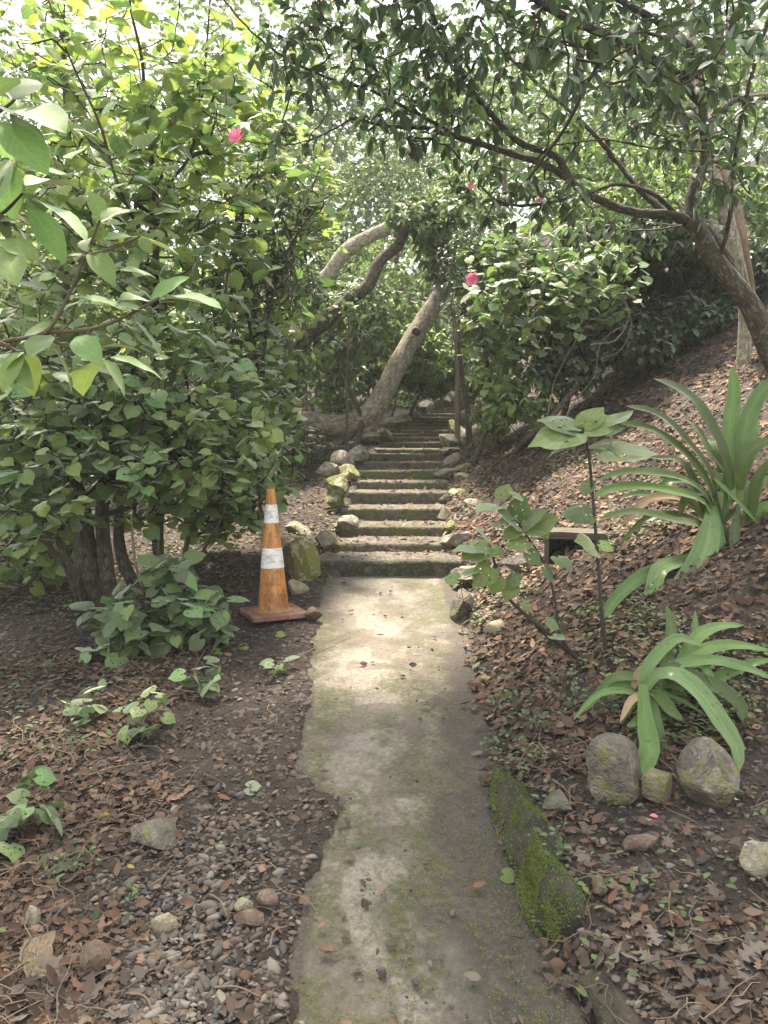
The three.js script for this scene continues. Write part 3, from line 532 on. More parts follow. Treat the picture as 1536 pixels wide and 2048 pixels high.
// ───────────── traffic cone ─────────────
{
  const d = 4.85, foot = P(547, 1226, d), g0 = groundY(foot.x, foot.z), base = V(foot.x, g0, foot.z), k = d / FOCAL, H = 0.80;
  const c = thing('traffic_cone', 'dirty orange traffic cone with two white bands', 'traffic cone', base);
  const coneTex = tex(256, 512, (u, v) => {
    let o = mixc([0.46, 0.19, 0.045], [0.56, 0.26, 0.075], fbm(u * 8, v * 12, 3, 301));
    const stain = ss(0.48, 0.68, fbm(u * 11, v * 9, 4, 303) + 0.35 * ss(0.32, 0.02, v)) * (0.4 + 0.6 * fbm(u * 40, v * 30, 3, 305)), streak = ss(0.6, 0.8, fbm(u * 34, v * 2.5, 3, 307));
    o = mixc(o, [0.16, 0.065, 0.025], clamp(0.85 * stain + 0.3 * streak * ss(0.6, 0.1, v))); return mixc(o, [0.10, 0.08, 0.05], 0.5 * ss(0.63, 0.7, fbm(u * 60, v * 80, 2, 309)));
  });
  const orange = std({ map: coneTex, roughness: 0.55 }), white = std({ map: tex(128, 128, (u, v) => mixc([0.68, 0.68, 0.66], [0.36, 0.34, 0.29], ss(0.45, 0.75, fbm(u * 9, v * 9, 4, 311)) * 0.8)), roughness: 0.45 });
  const plate = std({ map: stoneTex([0.11, 0.05, 0.036], [0.22, 0.10, 0.075], 0.15, 0.05, 315), roughness: 0.85 });
  const rAt = (y) => lerp(0.100, 0.026, Math.pow(clamp((y - 0.03) / (H - 0.03)), 0.92));
  const pr = [[0.118, 0.028], [0.117, 0.036], [0.108, 0.045]]; for (let i = 0; i <= 26; i++) { const y = lerp(0.05, H - 0.012, i / 26); pr.push([rAt(y), y]); } pr.push([0.022, H - 0.003], [0.017, H - 0.003], [0.017, H - 0.03]);
  mesh('cone_body', new THREE.LatheGeometry(pr.map(([x, y]) => new THREE.Vector2(x, y)), 40), orange, c);
  for (const [y0, y1] of [[0.305, 0.43], [0.585, 0.70]]) { const q = []; for (let i = 0; i <= 8; i++) { const y = lerp(y0, y1, i / 8); q.push(new THREE.Vector2(rAt(y) + 0.0025, y)); } mesh('reflective_band', new THREE.LatheGeometry(q, 40), white, c); }
  const sh = new THREE.Shape(), a = 0.172, cr = 0.03; sh.moveTo(-a + cr, -a); sh.lineTo(a - cr, -a); sh.quadraticCurveTo(a, -a, a, -a + cr); sh.lineTo(a, a - cr); sh.quadraticCurveTo(a, a, a - cr, a); sh.lineTo(-a + cr, a); sh.quadraticCurveTo(-a, a, -a, a - cr); sh.lineTo(-a, -a + cr); sh.quadraticCurveTo(-a, -a, -a + cr, -a);
  const pg = new THREE.ExtrudeGeometry(sh, { depth: 0.022, bevelEnabled: true, bevelSize: 0.006, bevelThickness: 0.006, bevelSegments: 2 }); pg.rotateX(-Math.PI / 2); pg.translate(0, 0.006, 0);
  mesh('base_plate', pg, plate, c); c.rotation.y = 0.42; c.rotation.z = 0.012; c.position.y += 0.004;
}
// ───────────── mossy logs along the path ─────────────
function tufts(root, base, pts, mat, size) {
  const im = new THREE.InstancedMesh(G.small[0], mat, pts.length); im.name = 'moss'; im.userData.kind = 'stuff'; im.castShadow = im.receiveShadow = true; const c = new THREE.Color();
  pts.forEach(([p, n], i) => { im.setMatrixAt(i, leafM(p.clone().sub(base), n.clone().add(V(gauss() * 0.6, gauss() * 0.6, gauss() * 0.6)), V(gauss(), gauss(), gauss()), rr(size * 0.6, size * 1.4))); const k = rr(0.5, 1.35), y = rr(-0.2, 0.25); c.setRGB(k * (1 + y), k, k * 0.8); im.setColorAt(i, c); });
  root.add(im); return im;
}
M.moss = leafMats([0.24, 0.32, 0.055], [1, 1, 1], 320, { gloss: 0, through: 0.35, n: 1 })[0];
function log(name, label, pts, r0, r1, s, mossN, mossAt) {
  seed(s); const base = pts[0].clone(), t = thing(name, label, 'log', base), q = smooth(pts, 40), g = tube(q, q.map((_, i) => lerp(r0, r1, i / 40) * (i > 35 ? Math.sqrt(Math.max(0.05, 1 - Math.pow((i - 35) / 5.4, 2))) : 1)), 20, { lump: 0.42, s });
  mesh('bark', shift(g.clone(), base), M.barkRot, t);
  const p = g.attributes.position, list = [];
  for (let k = 0; k < mossN; k++) { const i = Math.floor(rnd() * 40), a = Math.floor(rnd() * 20), v = i * 21 + a, u = rnd(), u2 = rnd(), at = (k) => V().fromBufferAttribute(p, k); const pt = at(v).lerp(at(v + 21), u).lerp(at(v + 1).lerp(at(v + 22), u), u2); const o = pt.clone().sub(q[i]).normalize(); if (mossAt(o, i / 40, pt) > rnd()) list.push([pt.addScaledVector(o, 0.001), o]); }
  tufts(t, base, list, M.moss, 0.0062); return t;
}
{
  const g = (x, y, dx, dy) => { const p = hit(x, y); return V(p.x + dx, p.y + dy, p.z); };
  log('mossy_log', 'rotting log thick with bright green moss edging the path', [g(965, 1500, 0.03, -0.01), g(1000, 1575, 0.025, 0.005), g(1032, 1680, 0.025, 0.015), g(1068, 1785, 0.03, 0.025), g(1118, 1880, 0.04, 0.03)], 0.06, 0.092, 41, 110000, (o, t, p) => (0.05 + 0.95 * ss(0.41, 0.57, fbm(p.x * 11, p.z * 11 + p.y * 9, 4, 331))) * ss(-0.35, 0.3, o.y - 0.35 * o.x + 0.2) * ss(0.02, 0.25, t));
  log('rotten_log', 'blackened rotten log continuing below the mossy one', [g(1165, 1935, 0.02, -0.03), g(1200, 1990, 0.02, -0.025), g(1250, 2060, 0.02, -0.02), g(1310, 2150, 0.03, -0.02)], 0.042, 0.05, 47, 3000, (o, t, p) => 0.8 * ss(0.6, 0.66, fbm(p.x * 12, p.z * 12, 3, 333)) * ss(0, 0.4, o.y));
}
// ───────────── timber box on the bank ─────────────
{
  const wood = std({ map: tex(256, 256, (u, v) => mulc(mixc([0.045, 0.036, 0.027], [0.13, 0.107, 0.082], fbm(u * 4, v * 60, 4, 341)), 0.75 + 0.5 * fbm(u * 30, v * 200, 2, 343))), bumpMap: barkBump, bumpScale: 0.004 });
  const d = 5.05, a = P(1088, 1066, d), b = P(1240, 1066, d - 0.12), mid = a.clone().lerp(b, 0.5), w = a.distanceTo(b), gy = Math.min(groundY(a.x, a.z), groundY(b.x, b.z)), base = V(mid.x, a.y - 0.145, mid.z);
  const t = thing('timber_box', 'weathered timber box with a plank lid set into the bank', 'box', base); t.rotation.y = Math.atan2(a.z - b.z, b.x - a.x) ;
  const box = (name, sx, sy, sz, x, y, z, rz = 0) => { const m = mesh(name, new THREE.BoxGeometry(sx, sy, sz, 4, 1, 2), wood, t); m.position.set(x, y, z); m.rotation.z = rz; const p = m.geometry.attributes.position; for (let i = 0; i < p.count; i++) p.setY(i, p.getY(i) + 0.006 * (hash2(Math.round(p.getX(i) * 50), Math.round(p.getZ(i) * 50), 5) - 0.5)); m.geometry.computeVertexNormals(); };
  for (let k = 0; k < 3; k++) box('lid_plank', w + 0.03 - 0.02 * k, 0.024, 0.1, 0.01 * k, 0.145 + 0.001 * k, 0.0 - 0.106 * k, 0.004 * (k - 1));
  box('side_board', 0.03, 0.26, 0.3, -w / 2 + 0.02, 0.0, -0.1); box('side_board', 0.03, 0.26, 0.3, w / 2 - 0.02, 0.0, -0.1); box('back_board', w - 0.07, 0.26, 0.025, 0, 0.0, -0.24); box('rail', w - 0.02, 0.02, 0.03, 0, 0.121, 0.03);
  const cb = hit(1050, 1140), m = mesh('concrete_block', stone(0.16, 0.075, 0.09, 71, { detail: 3, rough: 0.06, facet: 0.9 }), M.steps[0]); m.position.set(cb.x, cb.y + 0.04, cb.z); m.rotation.y = 0.1; tag(m, 'mossy concrete block on the bank in front of the timber box', 'block');
}

// ───────────── plants ─────────────
const pts = (d, list) => list.map(([x, y, k = 0]) => P(x, y, d + k));
const up = (p, list) => [p, ...list];
// heart-leaved shrubs beside the path
{
  const b1 = hit(190, 1218), D = seen(b1)[2];
  plant({ name: 'broadleaf_shrub', label: 'large heart-leaved shrub with thick dark forked trunks behind the cone', base: b1, s: 1,
    stems: [[b1, ...pts(D, [[172, 1100], [160, 1010], [130, 925], [95, 820], [88, 720]])], [b1.clone().add(V(0.1, 0, 0)), ...pts(D, [[208, 1100], [205, 1020], [215, 930], [250, 820, 0.2], [270, 700, 0.3]])], [b1.clone().add(V(-0.06, 0, 0.05)), ...pts(D - 0.2, [[130, 1130], [85, 1085], [40, 1050], [30, 940]])], [b1.clone().add(V(-0.02, 0, 0.06)), ...pts(D - 0.3, [[148, 1140], [120, 1090], [100, 980], [110, 860]])], [b1.clone().add(V(0.25, 0, -0.2)), ...pts(D + 0.3, [[240, 1100], [236, 1000], [200, 880], [180, 760]])]],
    stemR: [[0.085, 0.03], [0.06, 0.025], [0.028, 0.012], [0.03, 0.012], [0.05, 0.02]], stemMat: M.barkDark,
    blobs: [blob(120, 830, D - 0.5, 190, 130, 0.7, 240), blob(330, 780, D - 0.1, 190, 150, 0.7, 260), blob(80, 970, D - 0.7, 140, 100, 0.4, 80), blob(420, 890, D - 0.2, 150, 120, 0.5, 150), blob(200, 640, D + 0.2, 260, 130, 0.8, 230), blob(30, 1090, D + 0.3, 120, 100, 0.4, 90), blob(330, 990, D + 0.4, 130, 70, 0.4, 90), blob(60, 1020, D - 0.6, 70, 90, 0.3, 40), blob(260, 930, D - 0.5, 90, 60, 0.3, 50)], per: 2, size: [0.065, 0.12] });
  const b2 = hit(362, 1150), D2 = seen(b2)[2];
  plant({ name: 'broadleaf_shrub', label: 'slender stemmed heart-leaved shrub whose leaves brush the traffic cone', base: b2, s: 2,
    stems: [[b2, ...pts(D2, [[375, 1080], [394, 1000], [402, 900], [440, 760]])], [b2.clone().add(V(-0.18, 0, -0.1)), ...pts(D2, [[322, 1030], [340, 940], [380, 800], [470, 680]])], [b2.clone().add(V(0.06, 0, 0)), ...pts(D2 - 0.3, [[430, 1060], [470, 980], [500, 930]])]],
    stemR: [[0.024, 0.01], [0.03, 0.01], [0.012, 0.006]], stemMat: M.barkGreen,
    blobs: [blob(500, 850, D2 - 0.1, 120, 130, 0.5, 190), blob(475, 960, D2 - 0.25, 110, 60, 0.35, 75), blob(515, 720, D2 + 0.3, 80, 100, 0.5, 90), blob(420, 700, D2 + 0.3, 130, 110, 0.5, 120), blob(440, 1040, D2 + 0.1, 80, 45, 0.3, 60), blob(480, 1000, D2 - 0.1, 50, 50, 0.2, 30)], per: 2, size: [0.07, 0.115] });
  const b3 = hit(300, 1290), D3 = seen(b3)[2];
  plant({ name: 'low_shrub', label: 'low heart-leaved shrub with holed leaves spreading over the soil', base: b3, s: 3,
    stems: [[b3, ...pts(D3, [[290, 1200], [270, 1120], [262, 1030]])], [b3.clone().add(V(0.05, 0, 0)), ...pts(D3, [[340, 1230], [380, 1180]])], [b3.clone().add(V(-0.03, 0, 0.05)), ...pts(D3 - 0.15, [[240, 1270], [180, 1250]])]], stemR: [[0.012, 0.006], [0.01, 0.005], [0.008, 0.004]], stemMat: M.barkTan, geos: [G.heart[3], G.heart[4], G.heart[0], G.heart[1], G.heart[4]],
    blobs: [blob(330, 1190, D3 - 0.05, 110, 90, 0.3, 55), blob(240, 1260, D3 - 0.1, 110, 55, 0.25, 38), blob(400, 1240, D3 - 0.1, 60, 70, 0.2, 24), blob(220, 1320, D3 - 0.2, 110, 30, 0.2, 18)], per: 2, size: [0.08, 0.135] });
  for (const [x, y, n, w, h, lab] of [[410, 1345, 9, 50, 34, 'small sprig of pale holed leaves on bare soil below the low shrub'], [305, 1425, 9, 50, 44, 'small sprig of dull green leaves among dry leaves'], [45, 1610, 12, 70, 60, 'bright green leafy sprig beside the yellow fallen leaf'], [170, 1400, 8, 70, 40, 'thin sprig of grey-green leaves in the dry leaf litter'], [545, 1335, 3, 26, 10, 'curled pale green leaves lying before the cone']]) {
    const b = hit(x, y + h * 0.8), d = seen(b)[2];
    plant({ name: 'leafy_sprig', label: lab, category: 'plant', base: b, s: 30 + x, stems: [[b, b.clone().add(V(0.02, 0.03, 0)), P(x, y, d)]], stemR: [[0.004, 0.002]], stemMat: M.twigBrown, twigMat: M.twigBrown, blobs: [blob(x, y, d - 0.05, w, h, 0.14, n)], per: 2, size: [0.055, 0.1], geos: [G.heart[3], G.heart[4], G.heart[0]], mats: M.kawa, opts: { rTwig: 0.0015 } });
  }
  // tall lime-green shrubs whose backlit leaves fill the upper corner
  const b4 = hit(310, 1080), D4 = 5.4;
  plant({ name: 'tall_shrub', label: 'tall shrub with backlit lime green leaves behind the forked trunks', base: b4, s: 4,
    stems: [[b4, ...pts(D4, [[312, 900], [312, 640], [310, 450], [305, 330], [290, 230], [284, 120], [262, 20], [250, -80]])], [P(312, 620, D4), ...pts(D4, [[322, 420], [345, 360], [375, 320], [398, 240], [410, 130], [420, 0], [425, -90]])], [P(300, 500, D4), ...pts(D4 - 0.3, [[240, 380], [200, 250], [150, 140], [110, 40], [80, -60]])]], stemR: [[0.03, 0.007], [0.014, 0.005], [0.012, 0.005]], stemMat: M.barkDark,
    blobs: [blob(280, 120, D4, 240, 190, 0.7, 230), blob(420, 300, D4, 160, 170, 0.6, 220), blob(170, 400, D4 - 0.2, 190, 150, 0.6, 180), blob(350, 520, D4, 190, 110, 0.5, 160)], per: 1, size: [0.09, 0.15], mats: M.kawaLime, geos: G.heart });
  const b5 = hit(560, 960), D5 = 6.6;
  plant({ name: 'tall_shrub', label: 'lime green shrub leaning over the lowest steps beside the bent trunk', base: b5, s: 5,
    stems: [[b5, ...pts(D5, [[545, 800], [560, 600], [600, 450], [640, 330]])], [P(553, 700, D5), ...pts(D5, [[520, 500], [515, 350], [530, 200], [560, 60]])]], stemR: [[0.022, 0.007], [0.014, 0.005]], stemMat: M.barkDark,
    blobs: [blob(560, 350, D5, 130, 130, 0.6, 170), blob(630, 440, D5, 80, 60, 0.4, 50), blob(540, 150, D5, 120, 110, 0.6, 70), blob(560, 570, D5, 90, 110, 0.5, 100)], per: 1, size: [0.09, 0.14], mats: M.kawaLime, geos: G.heart });
  const b6 = hit(60, 1060), D6 = 6.2;
  plant({ name: 'tall_shrub', label: 'lime green shrub with a straight dark stem in the upper corner', base: b6, s: 6,
    stems: [[b6, ...pts(D6, [[100, 800], [140, 500], [135, 250], [128, 120], [125, 0], [120, -100]])]], stemR: [[0.04, 0.016]], stemMat: M.barkDark,
    blobs: [blob(100, 150, D6, 170, 190, 0.9, 160), blob(60, 420, D6, 150, 150, 0.8, 170), blob(100, 650, D6, 150, 120, 0.8, 110)], per: 1, size: [0.1, 0.15], mats: M.kawaLime, geos: G.heart });
  // dark glossy bush in the middle of the left thicket
  const b7 = hit(520, 1010), D7 = 5.9;
  plant({ name: 'camellia_bush', label: 'dark narrow-leaved bush rising among the lime green shrubs', base: b7, s: 7,
    stems: [[b7, ...pts(D7, [[520, 850], [535, 640], [560, 540], [600, 460], [630, 420]])], [P(525, 780, D7), ...pts(D7, [[490, 600], [480, 470], [500, 380]])]], stemR: [[0.02, 0.006], [0.014, 0.005]], stemMat: M.barkDark,
    blobs: [blob(520, 450, D7, 110, 110, 0.4, 200), blob(560, 560, D7, 80, 70, 0.35, 110), blob(470, 600, D7, 90, 90, 0.4, 120)], per: 3, size: [0.055, 0.085], mats: M.bushDark, geos: G.camellia, hang: 'droop' });
  const b8 = hit(600, 925), D8 = seen(b8)[2];
  plant({ name: 'low_bush', label: 'low dark glossy bush at the foot of the bent trunk', base: b8, s: 8, stems: [[b8, ...pts(D8, [[605, 880], [600, 830]])], [b8.clone().add(V(-0.1, 0, 0)), ...pts(D8, [[560, 900], [540, 860]])]], stemR: [[0.012, 0.005], [0.01, 0.004]], stemMat: M.barkDark,
    blobs: [blob(600, 890, D8 - 0.1, 70, 50, 0.35, 130), blob(540, 900, D8 - 0.2, 60, 50, 0.35, 80)], per: 3, size: [0.07, 0.11], mats: M.bushDark, geos: G.camellia });
}
// branch of a large-leaved tree reaching in beside the camera
{
  seed(99); const d0 = 1.9, root0 = P(-420, 700, 1.8), tb = onGround(root0.x, root0.z); const t = thing('broadleaf_tree', 'broad elliptical-leaved evergreen with pale twigs reaching in above the thicket', 'tree', tb);
  const z = (x, y, d = d0) => P(x / 2, y / 2, d);
  const br = [[[-300, 1480], [0, 1370], [180, 1330], [240, 1250], [340, 1030], [400, 880]], [[180, 1328], [330, 1320], [470, 1280], [640, 1190]], [[340, 1030], [480, 980], [560, 945]], [[-300, 1000], [0, 860], [90, 775]], [[-300, 620], [0, 445], [60, 400]], [[-120, 1060], [0, 900], [60, 900]], [[180, 1330], [210, 1360], [400, 1440]], [[0, 1370], [60, 1400], [100, 1410]]];
  mesh('trunk', shift(limb([tb, V(tb.x, tb.y + 1, tb.z), V(tb.x + 0.05, tb.y + 2.2, tb.z), V(tb.x + 0.1, tb.y + 3.3, tb.z - 0.1)], 0.09, 0.04, { s: 3 }), tb), M.barkGrey, t);
  for (const b of br) mesh('branch', shift(limb(b.map(([x, y], i) => z(x, y, d0 + 0.02 * Math.sin(i * 2))), 0.0065, 0.003, { n: 20, seg: 6 }), tb), M.barkTan, t);
  for (const [x, y] of [[-300, 1480], [-300, 1000], [-300, 620]]) { const e = z(x, y); mesh('branch', shift(limb([V(tb.x, e.y - 0.25, tb.z), V((tb.x + e.x) / 2, e.y - 0.05, (tb.z + e.z) / 2), e], 0.02, 0.0065, { n: 12 }), tb), M.barkTan, t); }
  const L = [[30, 440, 220, 470, 90], [55, 400, 130, 295, 120], [90, 400, 235, 435, 70], [40, 455, 170, 610, 120], [0, 490, 165, 650, 130], [0, 560, 45, 620, 90], [25, 640, 40, 840, 130], [90, 680, 270, 690, 110], [100, 745, 275, 715, 90], [80, 760, 185, 805, 70], [130, 800, 340, 880, 75], [110, 820, 260, 1010, 120], [0, 885, 135, 865, 60], [60, 900, 140, 990, 100], [0, 960, 130, 1015, 80], [20, 1000, 55, 1100, 80], [395, 895, 520, 830, 90], [430, 960, 515, 910, 100], [510, 945, 690, 990, 75], [360, 1000, 440, 1095, 85], [345, 1025, 275, 1010, 60], [480, 1080, 605, 1095, 100], [600, 1205, 720, 1095, 80], [640, 1190, 850, 1200, 75], [480, 1200, 600, 1175, 60], [280, 1190, 470, 1215, 80], [460, 1225, 570, 1230, 70], [190, 1160, 50, 1110, 90], [205, 1170, 100, 1175, 70], [545, 1290, 640, 1395, 100], [220, 1300, 55, 1330, 80], [200, 1340, 130, 1400, 80], [300, 1350, 375, 1410, 90], [400, 1390, 545, 1360, 70], [560, 950, 600, 1000, 60], [350, 1010, 330, 920, 60], [230, 1260, 330, 1180, 70], [20, 640, -60, 760, 110], [10, 700, -40, 860, 110], [100, 1410, 0, 1460, 90], [80, 1400, 120, 1520, 80], [400, 1440, 310, 1510, 90], [410, 1440, 530, 1545, 110], [440, 1430, 640, 1470, 70], [220, 1400, 310, 1540, 70], [0, 1420, 80, 1470, 90], [90, 1410, 0, 1530, 90], [-40, 400, 40, 300, 110], [-20, 850, 60, 950, 100], [400, 880, 380, 780, 60], [405, 880, 470, 800, 60]];
  const leaves = L.map(([x0, y0, x1, y1, w], i) => { const a = z(x0, y0, d0 + gauss() * 0.05), b = z(x1, y1, d0 + gauss() * 0.13), dir = b.clone().sub(a), len = dir.length() * 1.2; const upv = V(gauss() * 0.3, 0.8, 0.55 + gauss() * 0.5), m = leafM(a, dir, upv, len), want = w / 2 / FOCAL * d0 / (0.44 * len); m.multiply(new THREE.Matrix4().makeScale(clamp(want * 1.15, 0.95, 1.6), 1, 1)); return { m }; });
  addLeaves(t, tb, leaves, G.big, M.big);
}
// ───────────── camellia tree over the steps ─────────────
let camelliaRoot, camelliaBase;
{
  const D = 5.0, foot = P(1640, 850, 5.3); foot.y = groundY(foot.x, foot.z); camelliaBase = foot;
  const t = camelliaRoot = thing('camellia_tree', 'spreading camellia with forked grey trunk, dark leaves and pink blooms', 'tree', foot);
  const main = [foot, ...pts(D, [[1560, 740, 0.15], [1500, 610, 0.05], [1430, 520], [1385, 440]])];
  mesh('trunk', shift(limb(main, 0.084, 0.053, { n: 40, seg: 16, lump: 0.1, s: 11 }), foot), M.barkGrey, t);
  const B = [
    [[[1392, 448], [1345, 430], [1265, 425], [1180, 390, -0.05], [1100, 335, -0.1], [960, 288, -0.15], [860, 258, -0.2], [775, 252, -0.25], [700, 235, -0.3]], 0.037, 0.010],
    [[[1140, 365, -0.08], [1115, 315, -0.1], [1040, 285, -0.15], [970, 215, -0.2], [925, 150, -0.3], [895, 90, -0.4], [860, 20, -0.5], [830, -60, -0.6]], 0.028, 0.010],
    [[[1382, 445], [1388, 380], [1412, 300, -0.05], [1405, 215, -0.1], [1440, 130, -0.15], [1432, 0, -0.2], [1420, -120, -0.2]], 0.042, 0.022],
    [[[1408, 210, -0.1], [1345, 145, -0.3], [1240, 82, -0.5], [1140, 40, -0.7], [1060, -10, -0.9], [1000, -60, -1.0]], 0.036, 0.016],
    [[[1440, 110, -0.15], [1370, 85, -0.4], [1310, 40, -0.6], [1240, 0, -0.8], [1180, -50, -1.0]], 0.03, 0.015],
    [[[1335, 430], [1280, 380, 0.1], [1235, 325, 0.2], [1170, 250, 0.25], [1090, 180, 0.3], [1010, 105, 0.3], [960, 40, 0.3]], 0.022, 0.008],
    [[[1350, 425], [1310, 390, -0.1], [1240, 368, -0.2], [1180, 385, -0.3], [1050, 412, -0.4], [990, 400, -0.45], [960, 370, -0.45]], 0.016, 0.006],
    [[[1370, 432], [1385, 320, 0.2], [1330, 165, 0.3], [1210, 170, 0.3], [1130, 205, 0.3]], 0.018, 0.008],
    [[[1436, 530], [1462, 420, -0.2], [1472, 300, -0.3], [1490, 200, -0.4], [1515, 110, -0.5], [1540, 30, -0.6], [1560, -60, -0.7]], 0.017, 0.01],
    [[[1472, 300, -0.3], [1400, 302, -0.2], [1300, 295, -0.1], [1210, 280], [1110, 290, 0.1]], 0.009, 0.005],
    [[[1490, 205, -0.4], [1380, 150, -0.5], [1260, 130, -0.6], [1150, 90, -0.7], [1020, 60, -0.8]], 0.01, 0.005],
    [[[895, 262, -0.2], [840, 230, -0.3], [740, 180, -0.3], [640, 150, -0.4], [560, 110, -0.5], [500, 60, -0.5], [440, -10, -0.5]], 0.013, 0.005],
    [[[700, 240, -0.3], [620, 280, -0.35], [560, 290, -0.4], [490, 282, -0.4]], 0.007, 0.003],
    [[[1405, 250, -0.1], [1470, 200, 0.2], [1560, 190, 0.4], [1650, 150, 0.6]], 0.03, 0.015],
    [[[1500, 600, 0.1], [1440, 480, 0.2], [1425, 440, 0.3]], 0.03, 0.02],
  ];
  const stems = B.map(([l]) => pts(D, l));
  B.forEach(([l, r0, r1], i) => mesh('branch', shift(limb(stems[i], r0, r1, { n: 34, seg: r0 > 0.02 ? 12 : 8, lump: 0.1, s: 20 + i, wob: 0.004 }), foot), M.barkGrey, t));
  seed(313);
  const blobs = [blob(1150, 120, 4.5, 330, 130, 0.7, 230), blob(1400, 120, 4.2, 160, 150, 0.7, 150), blob(1000, 310, 5.2, 200, 80, 0.4, 130), blob(820, 180, 4.7, 140, 120, 0.5, 150), blob(640, 120, 4.4, 130, 100, 0.4, 80), blob(1060, 400, 4.6, 140, 40, 0.35, 60), blob(900, 60, 4.3, 220, 90, 0.6, 130), blob(1280, 260, 5.7, 160, 90, 0.4, 70), blob(1100, -150, 4.0, 480, 150, 0.9, 120), blob(1460, 330, 4.4, 80, 120, 0.5, 50), blob(700, -80, 4.1, 200, 100, 0.6, 80), blob(1300, 50, 3.2, 260, 90, 0.5, 70), blob(1230, 480, 6.0, 110, 40, 0.4, 30), blob(560, 270, 4.6, 80, 25, 0.15, 14)];
  const targets = []; for (const b of blobs) for (let i = 0; i < b.n; i++) targets.push(inBlob(b));
  const { wood, ends } = grow(stems, targets, { rTwig: 0.0016, step: 0.1, wob: 0.008 });
  mesh('twig_growth', shift(wood, foot), M.twigDark, t).userData.kind = 'stuff';
  const leaves = []; for (const e of ends) for (let k = 0; k < 3; k++) { const [dir, upv] = HANG.droop(e); leaves.push({ m: leafM(e.p.clone().lerp(e.from, k / 5), dir.add(e.dir.clone().multiplyScalar(0.6)), upv, rr(0.07, 0.115)) }); }
  addLeaves(t, foot, leaves, G.camellia, M.camellia);
  // blooms
  M.petal = leafMats([0.78, 0.19, 0.36], [1.1, 1.1, 1.1], 401, { gloss: 0.1, through: 0.35, n: 3, spread: 0.12 });
  M.stamen = std({ color: col(0.75, 0.5, 0.06) });
}
function bloom(parent, base, at, face, size, s) {
  seed(s); const f = new THREE.Group(); f.name = 'flower'; f.position.copy(at).sub(base); parent.add(f);
  const q = new THREE.Quaternion().setFromUnitVectors(V(0, 1, 0), face.clone().normalize()), pg = bloom.g ??= blade(4, (t) => 0.42 * Math.pow(Math.max(0.02, Math.sin(Math.PI * (0.08 + 0.86 * Math.pow(t, 1.15)))), 0.6), { fold: 0.3, droop: -0.25, cols: 1 });
  f.quaternion.copy(q);
  for (let k = 0; k < 7; k++) { const a = k / 7 * 6.283, m = new THREE.Mesh(pg, pick(M.petal)); m.name = 'petal'; m.castShadow = true; m.applyMatrix4(leafM(V(Math.cos(a) * 0.1, 0.02 * (k % 2), Math.sin(a) * 0.1).multiplyScalar(size), V(Math.cos(a), 0.25 + 0.2 * (k % 2), Math.sin(a)), V(0, 1, 0), size * rr(0.85, 1))); f.add(m); }
  const gs = []; for (let k = 0; k < 22; k++) { const a = rnd() * 6.283, r = rnd() * 0.18; gs.push(tube([V(0, 0, 0), V(Math.cos(a) * r, 0.32 + 0.1 * rnd(), Math.sin(a) * r).multiplyScalar(size)], [0.001, 0.0022], 4)); }
  const st = mesh('stamens', mergeGeometries(gs), M.stamen, f); st.name = 'stamen_tuft';
}
bloom(camelliaRoot, camelliaBase, P(475, 277, 4.6), V(-0.25, 0.25, 1), 0.052, 71);
bloom(camelliaRoot, camelliaBase, P(1078, 398, 4.5), V(0.4, -0.2, 0.6), 0.02, 72);
bloom(camelliaRoot, camelliaBase, P(943, 372, 4.5), V(-0.4, -0.2, 0.6), 0.022, 73);
// shaded undergrowth below the forked trunks
{
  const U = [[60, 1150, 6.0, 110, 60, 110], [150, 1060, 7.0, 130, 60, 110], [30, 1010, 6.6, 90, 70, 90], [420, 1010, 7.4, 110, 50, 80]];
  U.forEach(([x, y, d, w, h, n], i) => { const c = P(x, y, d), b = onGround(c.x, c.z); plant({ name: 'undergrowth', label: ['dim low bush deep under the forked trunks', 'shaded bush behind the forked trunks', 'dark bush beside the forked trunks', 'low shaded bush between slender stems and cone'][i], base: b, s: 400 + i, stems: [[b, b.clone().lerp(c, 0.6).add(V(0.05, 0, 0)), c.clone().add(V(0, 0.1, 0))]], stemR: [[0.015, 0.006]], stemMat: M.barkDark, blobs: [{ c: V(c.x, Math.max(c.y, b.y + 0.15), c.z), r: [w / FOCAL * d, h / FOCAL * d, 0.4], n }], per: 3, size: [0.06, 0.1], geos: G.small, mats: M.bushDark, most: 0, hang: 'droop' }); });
}

// unseen tree put beside the path; its crown overhead shades the near ground
{
  const b = onGround(-4.6, -4.4), c = V(-1.2, 7.0, -4.8);
  plant({ name: 'shade_tree', label: 'unseen tall tree put over the lime shrubs to shade the pebbles and path', category: 'tree', base: b, s: 450, stemName: 'trunk', stems: [[b, V(-4.6, 3, -4.5), V(-3.6, 5.6, -4.9), V(-2.0, 6.7, -4.7)]], stemR: [[0.15, 0.05]], stemMat: M.barkGrey,
    blobs: [{ c, r: [2.0, 0.8, 1.3], n: 620 }, { c: V(0.5, 7.1, -4.7), r: [1.4, 0.7, 1.3], n: 380 }], per: 4, size: [0.13, 0.2], geos: G.camellia, mats: M.bushDark, most: 0, hang: 'droop', opts: { rTwig: 0.003, step: 0.3 } });
}
